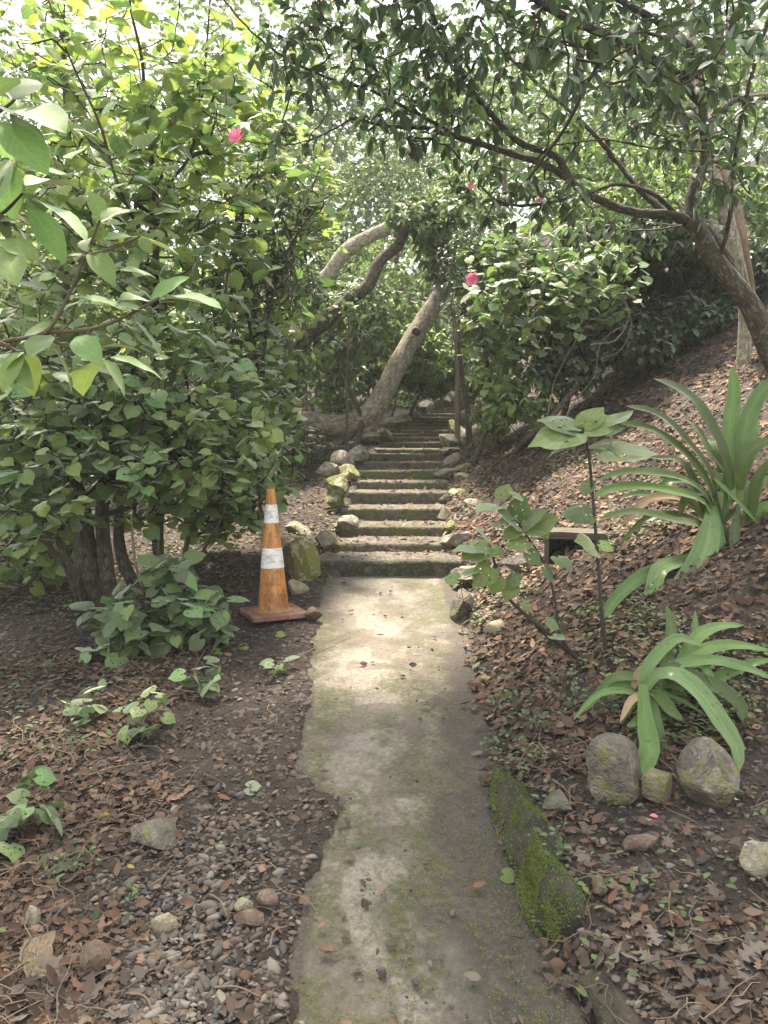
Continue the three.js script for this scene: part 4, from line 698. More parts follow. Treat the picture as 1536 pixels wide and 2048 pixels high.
// creeping weeds on the bank beside the path
for (const [x, y, w, h, n, lab] of [[1030, 1400, 60, 40, 26, 'trailing weed with small pale leaves beside the path edge'], [1085, 1445, 55, 40, 24, 'trailing weed above the mossy log'], [985, 1480, 40, 30, 18, 'wispy weed at the end of the mossy log'], [1150, 1370, 50, 40, 20, 'small-leaved weed under the leaning sapling'], [1215, 1400, 50, 40, 20, 'small-leaved weed beside the low strap-leaved clump'], [1120, 1690, 40, 30, 12, 'little weed among oak leaves beside mossy log'], [1235, 1735, 50, 16, 9, 'row of oval leaves on a creeping stem in the soil bed'], [1460, 1390, 60, 50, 26, 'weed with dark leaves behind the broad bank rock'], [160, 1480, 60, 40, 16, 'grey-green weed in the dry leaf litter'], [130, 1720, 60, 40, 16, 'pale weed sprawling by the grey slab stone'], [250, 1790, 40, 30, 9, 'small weed at the edge of the pebble patch']]) {
  const b = hit(x, y + h * 0.7), d = seen(b)[2];
  plant({ name: 'creeping_weed', label: lab, category: 'weed', base: b, s: 700 + x, stems: [[b, b.clone().add(V(0.01, 0.02, 0)), P(x, y, d)]], stemR: [[0.002, 0.0012]], stemMat: M.weed[1], twigMat: M.weed[1], blobs: [blob(x, y, d - 0.03, w, h, 0.1, n)], per: 2, size: [0.018, 0.034], geos: G.small, mats: M.weed, opts: { rTwig: 0.0008, wob: 0.01 } });
}

// ───────────── strap-leaved plants on the bank ─────────────
M.strap = leafMats([0.08, 0.145, 0.026], [1.15, 1.15, 0.9], 421, { strap: true, gloss: 0.5, through: 0.32, coatR: 0.28, n: 4, spread: 0.4 });
M.strapPale = leafMats([0.075, 0.13, 0.034], [1.1, 1.1, 1], 427, { strap: true, gloss: 0.65, through: 0.25, coatR: 0.25, n: 2 });
M.strapDry = leafMats([0.22, 0.16, 0.10], [1.1, 1.1, 1], 431, { strap: true, gloss: 0, through: 0.2, n: 2 });
function strap(p, w, { tip = 0.35, chan = 0.35, s = 1, face } = {}) {
  const n = 12, q = smooth(p, n), pos = [], uv = [], idx = [];
  const cam = V(0, EYE, 0); let prevSide = null;
  for (let i = 0; i <= n; i++) {
    const t = i / n, tan = q[Math.min(n, i + 1)].clone().sub(q[Math.max(0, i - 1)]).normalize();
    const nrm = face.clone().sub(tan.clone().multiplyScalar(face.dot(tan))).normalize(); let side = tan.clone().cross(nrm).normalize(); if (prevSide && side.dot(prevSide) < 0) { side.negate(); nrm.negate(); } prevSide = side;
    const prof_ = (0.42 + 0.58 * ss(0, 0.45, t)) * Math.pow(Math.max(0, 1 - Math.pow(t, 1 / tip * 1.2)), 0.55), hw = Math.max(0.001, w / 2 * prof_ * (1 + 0.05 * Math.sin(t * 9 + s)));
    for (let k = -2; k <= 2; k++) { const c = k / 2, v = q[i].clone().addScaledVector(side, c * hw).addScaledVector(nrm, chan * hw * (Math.abs(c) - 0.3) + 0.002 * Math.sin(t * 20 + k + s)); pos.push(v.x, v.y, v.z); uv.push((k + 2) / 4, t); }
    if (i) for (let k = 0; k < 4; k++) { const a = (i - 1) * 5 + k, b = a + 5; idx.push(a, b, a + 1, a + 1, b, b + 1); }
  }
  return geom(pos, idx, uv);
}
function strapPlant(label, base, list, dBase, s) {
  seed(s); const t = thing('strap_leaf_plant', label, 'plant', base);
  for (const [l, w, dt = 0, pale = 0] of list) {
    const n = l.length, p = l.map(([x, y], i) => P(x, y, dBase + dt * i / (n - 1)));
    mesh('leaf', shift(strap(p, w * 0.82 / FOCAL * dBase, { s: rnd() * 9, chan: rr(0.15, 0.4), face: V(gauss() * 0.25, 0.75, 0.75 + gauss() * 0.2) }), base), pale === 2 ? pick(M.strapDry) : pale ? pick(M.strapPale) : pick(M.strap), t);
  }
  // shorter inner leaves and a few withered ones round the crown
  const [cx, cy] = seen(base); for (let i = 0; i < 12; i++) { const a = rr(-1.5, 1.5), len = rr(90, 200), dz = rr(-0.15, 0.15), dry = i > 9; const l = [[cx + rr(-12, 12), cy - 10], [cx + Math.sin(a) * len * 0.4, cy - 10 - Math.cos(a) * len * 0.6 - 20], [cx + Math.sin(a) * len * 0.8, cy - 10 - Math.cos(a) * len * 0.7 - 10], [cx + Math.sin(a) * len * 1.1, cy - Math.cos(a) * len * 0.6 + 20 * Math.abs(a)]];
    mesh('leaf', shift(strap(l.map(([x, y], k) => P(x, y, dBase + 0.05 + dz * k / 3)), rr(14, 28) / FOCAL * dBase, { s: rnd() * 9, chan: rr(0.2, 0.45), face: V(gauss() * 0.3, 0.75, 0.7 + gauss() * 0.3) }), base), dry ? pick(M.strapDry) : pick(M.strap), t); }
  return t;
}
{
  const A = (l) => l.map(([x, y]) => [768 + x / 2, 700 + y / 2]), C = (l) => l.map(([x, y]) => [768 + x / 2, 1348 + y / 2]);
  const b1 = hit(1436, 1075), d1 = seen(b1)[2] - 0.05;
  const up1 = [
    [[[1390, 600], [1385, 480], [1385, 300], [1398, 170], [1392, 66]], 44, 0.05], [[[1420, 600], [1430, 450], [1450, 300], [1500, 180], [1570, 105]], 46, 0], [[[1390, 560], [1370, 430], [1320, 320], [1250, 210], [1170, 148], [1070, 112]], 38, -0.2], [[[1330, 600], [1300, 480], [1220, 375], [1150, 298], [1060, 243], [965, 225]], 32, -0.25],
    [[[1330, 620], [1290, 520], [1220, 425], [1150, 365], [1050, 308], [925, 290]], 30, -0.2], [[[1320, 640], [1270, 560], [1170, 505], [1050, 488], [940, 490], [845, 525]], 25, -0.3], [[[1320, 680], [1270, 600], [1150, 563], [1000, 543], [900, 558], [830, 590]], 30, -0.3], [[[1310, 720], [1260, 650], [1200, 605], [1100, 585], [1000, 575], [945, 590]], 20, 0.1], [[[1310, 760], [1260, 700], [1180, 685], [1050, 650], [950, 650], [850, 678]], 26, -0.25],
    [[[1320, 700], [1280, 640], [1240, 520], [1180, 440], [1080, 430], [1005, 408]], 22, 0.1], [[[1390, 620], [1370, 500], [1300, 400], [1250, 310], [1195, 272]], 24, 0.15], [[[1420, 560], [1430, 480], [1470, 400], [1550, 350]], 40, -0.1], [[[1440, 720], [1470, 640], [1490, 520], [1550, 430]], 30, -0.1], [[[1430, 560], [1440, 420], [1465, 330], [1490, 265]], 44, 0.15], [[[1250, 455], [1380, 570], [1500, 700]], 14, -0.1],
    [[[1310, 620], [1305, 700], [1285, 790], [1240, 880], [1190, 950], [1165, 1010]], 62, -0.3, 1], [[[1300, 740], [1265, 800], [1240, 900], [1230, 1040], [1195, 1160]], 38, -0.25, 1], [[[1290, 800], [1180, 850], [1060, 890], [960, 960], [895, 1040], [875, 1130]], 34, -0.3], [[[1290, 810], [1180, 845], [1100, 880], [1070, 980], [1020, 1100]], 44, -0.3, 1], [[[1310, 780], [1320, 860], [1345, 950], [1400, 1030], [1475, 1085]], 20, -0.2], [[[1330, 640], [1345, 740], [1352, 800], [1350, 890]], 22, -0.15], [[[1440, 700], [1480, 560], [1540, 500]], 30, 0], [[[1460, 740], [1510, 640], [1580, 610]], 34, -0.1], [[[1400, 600], [1350, 480], [1310, 380], [1290, 360]], 30, 0.2], [[[1480, 720], [1500, 780], [1480, 850], [1470, 910]], 16, -0.1, 2], [[[1310, 850], [1340, 900], [1420, 915], [1530, 925]], 14, -0.1, 2], [[[1340, 980], [1380, 1000], [1450, 990], [1550, 985]], 22, -0.1, 2], [[[1420, 620], [1400, 760], [1420, 900]], 26, -0.2], [[[1360, 700], [1400, 820], [1450, 900], [1540, 960]], 18, -0.2]];
  strapPlant('tall strap-leaved clump with upright and arching leaves beside the timber box', b1, up1.map(([l, ...r]) => [A(l), ...r]), d1, 61);
  const b2 = hit(1330, 1450), d2 = seen(b2)[2] - 0.02;
  const lo = [[A([[1040, 1420], [1035, 1340], [1060, 1260], [1120, 1190], [1180, 1150], [1275, 1185]]), 34, 0.05, 1], [A([[1120, 1330], [1190, 1240], [1260, 1140], [1340, 1105], [1440, 1100]]), 34, 0.2], [A([[1110, 1350], [1180, 1270], [1260, 1205], [1390, 1178], [1560, 1205]]), 34, 0.1], [A([[1090, 1370], [1150, 1270], [1300, 1240], [1450, 1270], [1560, 1320]]), 34, -0.05], [C([[1040, 60], [1100, 0], [1180, 5], [1270, 80], [1340, 180], [1410, 290], [1420, 395]]), 56, -0.25, 1], [C([[1060, 40], [1140, -30], [1220, 10], [1340, 55], [1430, 130], [1432, 190]]), 42, -0.1], [C([[1050, 60], [1100, 70], [1200, 110], [1285, 165]]), 14, -0.05], [C([[1380, 80], [1440, 170], [1500, 215], [1560, 250]]), 36, -0.1], [C([[1035, 40], [1040, 140], [1052, 240], [1060, 310], [1010, 410], [935, 475]]), 50, -0.25], [C([[1075, 60], [1085, 170], [1105, 300], [1130, 390], [1155, 455]]), 36, -0.2], [C([[1045, 60], [1110, 100], [1150, 150], [1195, 185]]), 34, -0.1], [A([[1130, 1330], [1120, 1250], [1150, 1120], [1130, 1020]]), 30, 0.1], [C([[1060, 50], [1040, 130], [1010, 190], [970, 210]]), 22, -0.1], [A([[1100, 1380], [1130, 1290], [1200, 1230], [1240, 1130], [1245, 1040]]), 26, 0.2], [C([[1090, 40], [1200, 50], [1320, 20], [1460, -40], [1560, -60]]), 30, 0]];
  strapPlant('low sprawling strap-leaved clump drooping over the bank rocks', b2, lo, d2, 62);
}
// ───────────── heart-leaved saplings on the bank ─────────────
{
  seed(77);
  const b = hit(1212, 1312), d = seen(b)[2];
  const t = thing('sapling', 'spindly dark-stemmed sapling with lime leaves in front of timber box', 'sapling', b);
  mesh('stem', shift(limb([b, ...pts(d - 0.05, [[1203, 1220], [1196, 1120], [1186, 1000], [1176, 900], [1165, 862]])], 0.011, 0.005, { n: 30, seg: 7 }), b), M.twigDark, t);
  const put = (root, base, dd, list, mats) => addLeaves(root, base, list.map(([x0, y0, x1, y1, k]) => { const a = P(x0, y0, dd + gauss() * 0.04), e = P(x1, y1, dd - 0.02 + gauss() * 0.06); return { m: leafM(a, e.clone().sub(a), V(gauss() * 0.3, 1, 0.6 + gauss() * 0.35), Math.max(a.distanceTo(e) * 1.0, (k || 0.07))) }; }), G.heart, mats);
  const S = [[1165, 862, 1090, 830], [1168, 862, 1070, 880], [1160, 858, 1200, 815], [1170, 862, 1240, 860], [1165, 860, 1140, 890], [1160, 860, 1230, 830], [1180, 905, 1300, 895], [1185, 960, 1165, 985], [1192, 1030, 1130, 1025], [1196, 1100, 1160, 1080], [1178, 900, 1220, 890], [1160, 855, 1110, 850], [1205, 855, 1260, 828], [1195, 1085, 1215, 1095], [1172, 880, 1100, 895]];
  put(t, b, d - 0.05, S, [...M.kawaLime, ...M.kawa]);
  const b2 = hit(1160, 1320), d2 = seen(b2)[2];
  const t2 = thing('sapling', 'leaning many-stemmed sapling with grey-green leaves beside the steps', 'sapling', b2);
  for (const [l, r] of [[[[1100, 1270], [1040, 1220], [1005, 1180], [990, 1130], [975, 1085], [950, 1070]], 0.012], [[[1120, 1270], [1110, 1200], [1090, 1130], [1060, 1080], [1042, 1055]], 0.008], [[[1070, 1250], [1050, 1200], [1030, 1170]], 0.006]]) mesh('stem', shift(limb([b2, ...pts(d2 - 0.05, l)], r, 0.003, { n: 26, seg: 6 }), b2), M.twigDark, t2);
  const S2 = [[1042, 1055, 990, 1020], [1042, 1055, 1085, 1020], [1040, 1055, 1010, 1075], [1045, 1060, 1110, 1040], [1030, 1040, 1045, 1000], [1000, 1010, 960, 1015], [1020, 990, 1045, 995], [990, 1090, 930, 1110], [980, 1085, 960, 1060], [985, 1090, 1010, 1110], [975, 1100, 915, 1095], [990, 1130, 950, 1165], [1000, 1150, 985, 1185], [1010, 1170, 1040, 1150], [1050, 1100, 1080, 1125], [1085, 1130, 1105, 1160], [1060, 1080, 1020, 1095], [1040, 1200, 1065, 1220], [920, 1160, 890, 1155], [960, 1140, 925, 1150], [925, 1250, 945, 1235], [1090, 1240, 1115, 1255], [1100, 1270, 1125, 1280], [1030, 1165, 1010, 1195], [1075, 1050, 1095, 1070], [1000, 1000, 1015, 970], [1110, 1110, 1140, 1130], [1020, 1040, 985, 1050]];
  put(t2, b2, d2 - 0.12, S2, [M.kawa[1], M.kawa[2], M.kawa[3], M.kawaLime[1]]);
  const q = S2.map(([x0, y0]) => P(x0, y0, d2 - 0.1)), gr = grow([pts(d2 - 0.05, [[1100, 1270], [1005, 1180], [975, 1085], [950, 1070]]), pts(d2 - 0.05, [[1110, 1200], [1060, 1080], [1042, 1055]])], q, { rTwig: 0.0015 });
  mesh('twig_growth', shift(gr.wood, b2), M.twigDark, t2).userData.kind = 'stuff';
}
// ───────────── trunks behind ─────────────
function trunkThing(name, label, list, d, r0, r1, mat, { knots = [], ground = true, s = 1, n = 60, category = 'tree trunk' } = {}) {
  const p = list.map(([x, y, k = 0]) => P(x, y, d + k)), base = p[0].clone(); if (ground) base.y = groundY(base.x, base.z) ;
  const t = thing(name, label, category, base); seed(s);
  const q = smooth(ground ? [V(base.x, base.y - 0.1, base.z), ...p] : p, n), rad = q.map((_, i) => lerp(r0, r1, i / n));
  mesh('trunk', shift(tube(q, rad, 18, { lump: 0.13, s }), base), mat, t);
  for (const [x, y, r, k = 0] of knots) { const c = P(x, y, d + k); let bi = 0; q.forEach((v, i) => { if (v.distanceTo(c) < q[bi].distanceTo(c)) bi = i; }); const o = V(c.x - q[bi].x, 0.1, 0.8).normalize(), e = q[bi].clone().addScaledVector(o, rad[bi] * 0.9); mesh('branch_stub', shift(tube([e, e.clone().addScaledVector(o, r * 0.6), e.clone().addScaledVector(o, r * 0.75)], [r * 1.25, r, r * 0.7], 10, { lump: 0.2, s: s + 3 }), base), M.barkDark, t); }
  return t;
}
trunkThing('bent_tree', 'pale lichened trunk lying along the ground then bending upward over the steps', [[540, 836, 0.2], [620, 846], [690, 850], [742, 825], [775, 770, 0.1], [808, 705, 0.3], [848, 640, 0.5], [885, 580, 0.8], [900, 530, 1.1], [912, 470, 1.4]], 9.9, 0.145, 0.115, M.barkPale, { knots: [[835, 672, 0.055, 0.4], [600, 835, 0.05]], s: 51, ground: false });
trunkThing('upright_trunk', 'upright pale trunk rising from the end of the bent trunk', [[600, 850, 0], [598, 780, 0], [605, 700, 0], [606, 655, 0], [600, 615, 0.1]], 10.6, 0.12, 0.095, M.barkPale, { knots: [[606, 700, 0.06]], s: 53 });
trunkThing('leaning_trunk', 'dark gnarled trunk leaning across above the bent trunk', [[575, 780, 0.3], [595, 700, 0.2], [655, 640], [700, 598], [735, 572], [762, 520], [795, 492], [815, 452], [850, 432], [890, 415, 0.3]], 9.6, 0.1, 0.055, M.barkGrey, { knots: [[690, 590, 0.05], [800, 490, 0.045]], s: 55 });
trunkThing('fallen_limb', 'bleached pale limb lying high behind the dark leaning trunk', [[600, 640, 0.2], [650, 560], [690, 505], [740, 472], [800, 448], [860, 430], [910, 420, 0.3]], 11.8, 0.12, 0.09, M.barkPale, { s: 57 });
trunkThing('pale_tree', 'slim pale smooth trunk standing behind the camellia trunk', [[1490, 610, 0.2], [1475, 520], [1452, 420], [1420, 320], [1400, 220, 0.1], [1385, 110, 0.2], [1380, 0, 0.3], [1370, -120, 0.4]], 6.6, 0.06, 0.035, M.barkPale, { s: 59 });
trunkThing('pale_tree', 'second slim trunk crossing behind the camellia fork', [[1500, 590, 0.3], [1485, 480], [1470, 400], [1440, 330, 0.1], [1350, 240, 0.2], [1340, 100, 0.3]], 7.0, 0.05, 0.03, M.barkTan, { s: 60 });
trunkThing('slim_trunk', 'thin brown stem standing in front of the bent trunk', [[694, 905], [694, 830], [693, 760], [696, 690], [698, 640]], 8.9, 0.022, 0.012, M.barkDark, { s: 63, n: 20 });
trunkThing('slim_trunk', 'thin dark stem in front of the upright pale trunk', [[592, 860], [594, 780], [598, 720], [600, 660]], 9.2, 0.014, 0.008, M.barkDark, { s: 64, n: 20 });
// slim pair of trunks at the turn of the steps
trunkThing('slim_trunk', 'slim pale straight stem beside the upper steps', [[915, 880], [915, 800], [916, 740], [912, 680], [905, 620]], 10.2, 0.045, 0.028, M.barkTan, { s: 65, n: 24 });
trunkThing('slim_trunk', 'crooked thin brown stem leaning on the straight pale stem', [[938, 890], [936, 830], [928, 780], [922, 730], [918, 690], [930, 640], [945, 580]], 10.0, 0.045, 0.02, M.barkGrey, { s: 66, n: 24 });
// dead vines hanging from the bank thicket
{
  const V2 = [[[[1108, 530], [1090, 570], [1076, 620], [1072, 680], [1070, 730]], 7.5], [[[1070, 640], [1040, 670], [1010, 700]], 7.5], [[[1075, 640], [1090, 680], [1110, 720]], 7.5], [[[1168, 440], [1172, 480], [1170, 520], [1180, 550]], 7.4], [[[1180, 690], [1230, 680], [1255, 640], [1250, 600], [1230, 580]], 7.3], [[[790, 300], [786, 350], [790, 420]], 10], [[[1195, 560], [1245, 600], [1262, 650], [1240, 700], [1200, 720]], 7.3], [[[1120, 860], [1150, 800], [1190, 750], [1200, 690], [1260, 640]], 7.2], [[[1095, 830], [1110, 760], [1140, 700], [1180, 640]], 7.3], [[[735, 420], [728, 360], [736, 300]], 10]];
  V2.forEach(([l, d], i) => { seed(600 + i); const p = l.map(([x, y]) => P(x, y, d + gauss() * 0.08)); tag(mesh('dead_vine', limb(p, 0.008 - 0.0003 * i, 0.003, { n: 22, seg: 6, wob: 0.006, s: i }), M.vine), 'pale dry vine looping out of the bank thicket', 'vine', 'dry vines in the thickets'); });
  const bb = [hit(1030, 905), hit(1045, 895)], br = tag(mesh('fallen_branch', limb([bb[0], P(1090, 850, 7.3), P(1140, 790, 7.6), P(1190, 740, 7.9)], 0.035, 0.02, { n: 24, wob: 0.01 }), M.barkDark), 'dark crooked branch lying up the bank below the thicket', 'branch');
}
// ───────────── thickets and trees further back ─────────────
{
  const shrub = (name, label, px, py, d, blobs, o) => { const base = V(P(px, py, d).x, 0, P(px, py, d).z); base.y = groundY(base.x, base.z); const top = blobs[0].c; plant({ name, label, base, stems: o.stems || [[base, base.clone().lerp(top, 0.3).add(V(0.22 * Math.sin(px), 0, -0.15)), base.clone().lerp(top, 0.7).add(V(0.2 * Math.cos(px), 0, 0.1)), top]], stemR: o.stemR || [[0.04, 0.015]], stemMat: M.barkDark, blobs, most: o.most ?? 0, per: o.per ?? 3, size: o.size || [0.07, 0.11], geos: o.geos || G.small, mats: o.mats || M.far, hang: o.hang || 'droop', group: o.group, s: o.s, category: o.category || 'shrub', stemName: o.stemName || 'stem', clear: o.clear, opts: { rTwig: 0.002, step: 0.2, ...o.opts } }); };
  // bank thicket; dark-leaved masses added in the hollow stand for its shade
  shrub('bank_thicket', 'heart-leaved thicket tangled with vines overhanging the bank', 1120, 700, 8.2, [blob(1060, 620, 7.7, 140, 110, 0.55, 210), blob(1180, 560, 7.6, 110, 90, 0.5, 150), blob(1000, 540, 8.2, 100, 90, 0.5, 110), blob(1000, 720, 8.0, 90, 60, 0.4, 60), blob(1080, 500, 8.2, 160, 60, 0.6, 120)], { s: 81, most: 300, per: 2, size: [0.085, 0.13], geos: G.heart, mats: M.kawa, hang: 'flat' });
  shrub('bank_thicket', 'dense thicket over the hollow beside the camellia trunk, dark leaves standing for its shade', 1330, 640, 8.4, [blob(1260, 500, 8.6, 170, 55, 1.1, 420), blob(1420, 540, 9.2, 170, 45, 1.1, 320), blob(1330, 610, 9.4, 160, 80, 0.5, 320), blob(1200, 660, 8.6, 110, 70, 0.5, 260), blob(1150, 700, 8.0, 70, 45, 0.35, 90), blob(1290, 670, 8.6, 110, 50, 0.4, 220), blob(1390, 625, 8.8, 90, 45, 0.4, 180)], { s: 82, per: 7, size: [0.11, 0.17], geos: G.small, mats: M.bushDark });
  shrub('camellia_bush', 'dark small-leaved camellia bush with one pink bloom above the steps', 950, 700, 8.6, [blob(945, 520, 8.4, 75, 75, 0.45, 220), blob(930, 600, 8.5, 60, 50, 0.35, 90), blob(950, 660, 8.6, 40, 40, 0.3, 40)], { s: 83, most: 300, per: 4, size: [0.05, 0.08], geos: G.camellia, mats: M.bushDark });
  const cb = scene.children[scene.children.length - 1]; bloom(cb, cb.position, P(945, 561, 7.9), V(-0.15, 0.1, 1), 0.075, 75);
  shrub('ivy_thicket', 'bright ivy mass at the foot of the trees beyond the steps', 840, 780, 13.5, [blob(860, 740, 13.5, 70, 50, 0.6, 260), blob(780, 660, 13.5, 110, 90, 0.8, 260), blob(700, 720, 13, 70, 60, 0.6, 160)], { s: 84, per: 5, size: [0.10, 0.15], geos: G.heartFar, mats: M.farLime });
  shrub('fern_bank', 'feathery green ground plants behind the bent trunk', 680, 820, 11.6, [blob(680, 800, 11.4, 60, 26, 0.5, 170)], { s: 85, per: 5, size: [0.05, 0.09], mats: M.farLime });
  shrub('sapling_shrub', 'glossy shrub standing behind the thin brown stem', 700, 880, 9.6, [blob(710, 650, 9.7, 80, 80, 0.4, 130), blob(760, 600, 10, 70, 70, 0.4, 90), blob(660, 740, 9.8, 60, 40, 0.3, 60)], { s: 86, most: 200, per: 4, size: [0.09, 0.14], geos: G.camellia, mats: M.far, hang: 'star' });
  const far = [[640, 470, 17, 110, 90, 240, 'far', 'grey-green thicket behind the bleached limb'], [800, 400, 18, 120, 80, 220, 'far', 'pale shrub above the dark leaning trunk'], [780, 560, 14, 130, 80, 260, 'farLime', 'light green shrub between the leaning trunks'], [930, 440, 15, 100, 60, 180, 'far', 'tangled pale shrub above the steps'], [740, 260, 15, 170, 120, 360, 'far', 'hazy grey-green tree crown over the steps'], [1010, 250, 13, 160, 110, 300, 'farLime', 'bright crown glimpsed through the camellia'], [1230, 360, 11, 150, 90, 300, 'farLime', 'sunlit shrub behind the camellia fork'], [1440, 420, 9.5, 130, 90, 260, 'farLime', 'lime foliage behind the pale slim trunks'], [1430, 220, 11, 150, 120, 300, 'farLime', 'light foliage behind the upper camellia branches'], [480, 640, 9, 140, 130, 320, 'far', 'shadowed shrub behind the slender stemmed shrub'], [300, 780, 9.5, 200, 130, 360, 'bushDark', 'dark undergrowth behind the forked trunks'], [80, 800, 9, 170, 150, 320, 'bushDark', 'deep shaded shrub behind the forked trunks'], [330, 480, 14, 220, 140, 300, 'far', 'grey-green crown behind the tall lime shrub'], [100, 420, 12, 200, 160, 360, 'far', 'pale crown behind the straight dark stem'], [200, 180, 15, 240, 150, 380, 'farLime', 'hazy light crown high behind the lime shrubs'], [520, 240, 15, 200, 150, 380, 'farLime', 'bright hazy crown behind the pink bloom'], [860, 120, 17, 260, 130, 420, 'far', 'hazy crown high over the steps'], [1250, 120, 16, 260, 140, 400, 'farLime', 'pale crown high behind the camellia'], [520, 30, 19, 220, 90, 240, 'farLime', 'thin airy crown against the white sky'], [1480, 20, 16, 160, 120, 240, 'far', 'thin crown above the camellia'], [960, 700, 12.5, 70, 70, 200, 'far', 'shrub beside the top of the steps'], [880, 500, 10.2, 60, 60, 130, 'far', 'leafy sprays hanging in front of the bent trunk'], [860, 430, 9.4, 90, 30, 110, 'far', 'pale leaf sprays at the tip of the dark leaning trunk'], [700, 520, 16, 70, 60, 120, 'far', 'pale shrub in front of the bleached limb'], [650, 600, 10.4, 60, 50, 110, 'far', 'leafy shrub between upright and dark leaning trunks'], [670, 700, 11.2, 70, 60, 150, 'far', 'glossy shrub inside the crook of the bent trunk'], [760, 640, 11.5, 60, 70, 150, 'farLime', 'light shrub behind the rising bent trunk'], [850, 700, 12, 50, 50, 140, 'farLime', 'bright shrub between bent trunk and top steps']];
  far.forEach(([x, y, d0, w, h, n, m, lab], i) => {
    const d = y < 300 ? d0 * 1.65 : d0, k = Math.max(1, d / 14);
    const b = blob(x, y, d, w, h, Math.min(1.8, w / FOCAL * d), n), g = groundY(b.c.x, b.c.z), tall = b.c.y - g > 3.2, base = V(b.c.x, g, b.c.z);
    shrub(tall ? 'hill_tree' : 'hill_shrub', lab, x, y, d, [b, blob(x + w * 0.4, y + h * 0.8, d + 0.3, w * 0.7, h * 0.5, 0.9, Math.round(n * 0.35)), blob(x - w * 0.5, y - h * 0.6, d + 0.4, w * 0.6, h * 0.5, 0.9, Math.round(n * 0.35))], { s: 120 + i, per: 6, size: [0.085 * k, 0.15 * k], mats: M[m], category: tall ? 'tree' : 'shrub', group: 'woodland behind the steps', stemName: tall ? 'trunk' : 'stem', stemR: tall ? [[0.11, 0.04]] : [[d < 13 ? 0.007 : 0.022, 0.004]], opts: { rTwig: 0.003, step: 0.35 } });
  });
  // wood closing off the hill: one mass of leaves
  seed(900); const N = 26000, im = new THREE.InstancedMesh(G.small[0], M.far[2], N), c = new THREE.Color();
  for (let i = 0; i < N; i++) { const d = rr(24, 44), x = rr(-0.75, 0.75) * d, y0 = groundY(x, -d), y = y0 + Math.pow(rnd(), 0.8) * (4 + 6 * fbm(x * 0.25, d * 0.25, 3, 77)); im.setMatrixAt(i, leafM(V(x, y, -d), randDir(rr(-1, 0.3)), V(gauss() * 0.6, 1, gauss() * 0.6), rr(0.25, 0.45))); const k = rr(0.6, 1.4), q = rr(-0.2, 0.2); c.setRGB(k * (1 + q), k, k * (1 - q)); im.setColorAt(i, c); }
  im.name = 'far_wood'; im.castShadow = im.receiveShadow = true; scene.add(im); tag(im, 'far-off leafy wood covering the hillside', 'wood', null, 'stuff');
}
// more layers of woodland between and behind the trunks
{
  const put = (x, y, d, w, h, n, m, lab, s, geo = G.small, sz = [0.08, 0.13]) => { const b = blob(x, y, d, w, h, Math.min(1.1, w / FOCAL * d), n), g = onGround(b.c.x, b.c.z); plant({ name: 'woodland_shrub', label: lab, base: g, s, stems: [[g, g.clone().lerp(b.c, 0.35).add(V(0.25 * Math.sin(s * 3), 0, -0.2)), g.clone().lerp(b.c, 0.7).add(V(0.2 * Math.sin(s * 5), 0, 0.1)), b.c]], stemR: [[0.007, 0.003]], stemMat: M.barkDark, blobs: [b], per: 6, size: sz, geos: geo, mats: m, most: 0, hang: 'droop', group: 'woodland behind the steps', opts: { rTwig: 0.002, step: 0.3 } }); };
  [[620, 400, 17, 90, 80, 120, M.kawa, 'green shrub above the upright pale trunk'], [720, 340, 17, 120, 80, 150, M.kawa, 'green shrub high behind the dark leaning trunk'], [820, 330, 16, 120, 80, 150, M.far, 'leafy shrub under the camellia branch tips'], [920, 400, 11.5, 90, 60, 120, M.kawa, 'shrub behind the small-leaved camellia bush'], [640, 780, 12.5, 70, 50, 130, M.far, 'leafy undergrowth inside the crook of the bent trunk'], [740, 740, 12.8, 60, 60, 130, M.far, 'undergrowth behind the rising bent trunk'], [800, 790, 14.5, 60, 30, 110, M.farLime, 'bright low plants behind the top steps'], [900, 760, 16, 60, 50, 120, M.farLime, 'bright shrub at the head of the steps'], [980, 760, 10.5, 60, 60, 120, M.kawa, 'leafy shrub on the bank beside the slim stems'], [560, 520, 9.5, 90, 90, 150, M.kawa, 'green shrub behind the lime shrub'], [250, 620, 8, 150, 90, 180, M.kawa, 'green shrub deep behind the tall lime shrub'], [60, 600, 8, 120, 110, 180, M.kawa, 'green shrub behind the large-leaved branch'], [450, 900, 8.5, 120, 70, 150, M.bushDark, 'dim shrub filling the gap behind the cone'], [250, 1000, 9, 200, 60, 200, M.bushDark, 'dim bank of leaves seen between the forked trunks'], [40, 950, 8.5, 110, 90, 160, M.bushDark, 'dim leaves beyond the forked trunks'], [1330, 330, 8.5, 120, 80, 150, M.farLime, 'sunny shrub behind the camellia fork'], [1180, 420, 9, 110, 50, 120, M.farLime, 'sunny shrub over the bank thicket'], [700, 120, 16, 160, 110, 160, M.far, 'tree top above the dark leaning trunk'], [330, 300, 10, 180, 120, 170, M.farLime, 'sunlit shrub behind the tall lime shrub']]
   .concat([[1040, 800, 8.0, 80, 50, 110, M.kawa, 'heart-leaved shrub spilling down the bank towards the steps', 0], [985, 840, 8.8, 45, 40, 70, M.kawa, 'low leafy plant on the bank beside the upper steps', 0], [1130, 750, 7.9, 70, 45, 90, M.bushDark, 'dark low shrub at the mouth of the hollow', 0], [1000, 660, 9.2, 70, 80, 130, M.kawa, 'leafy shrub hanging beside the slim stems', 0], [1240, 690, 8.2, 110, 45, 160, M.bushDark, 'dark leaves filling the hollow under the thicket', 0], [1350, 640, 8.6, 100, 45, 160, M.bushDark, 'dark leaves in the hollow behind the camellia trunk', 0]]).forEach((a, i) => put(...a.slice(0, 8), 2000 + i));  // dark leaves added inside the hollow stand for its shade
}

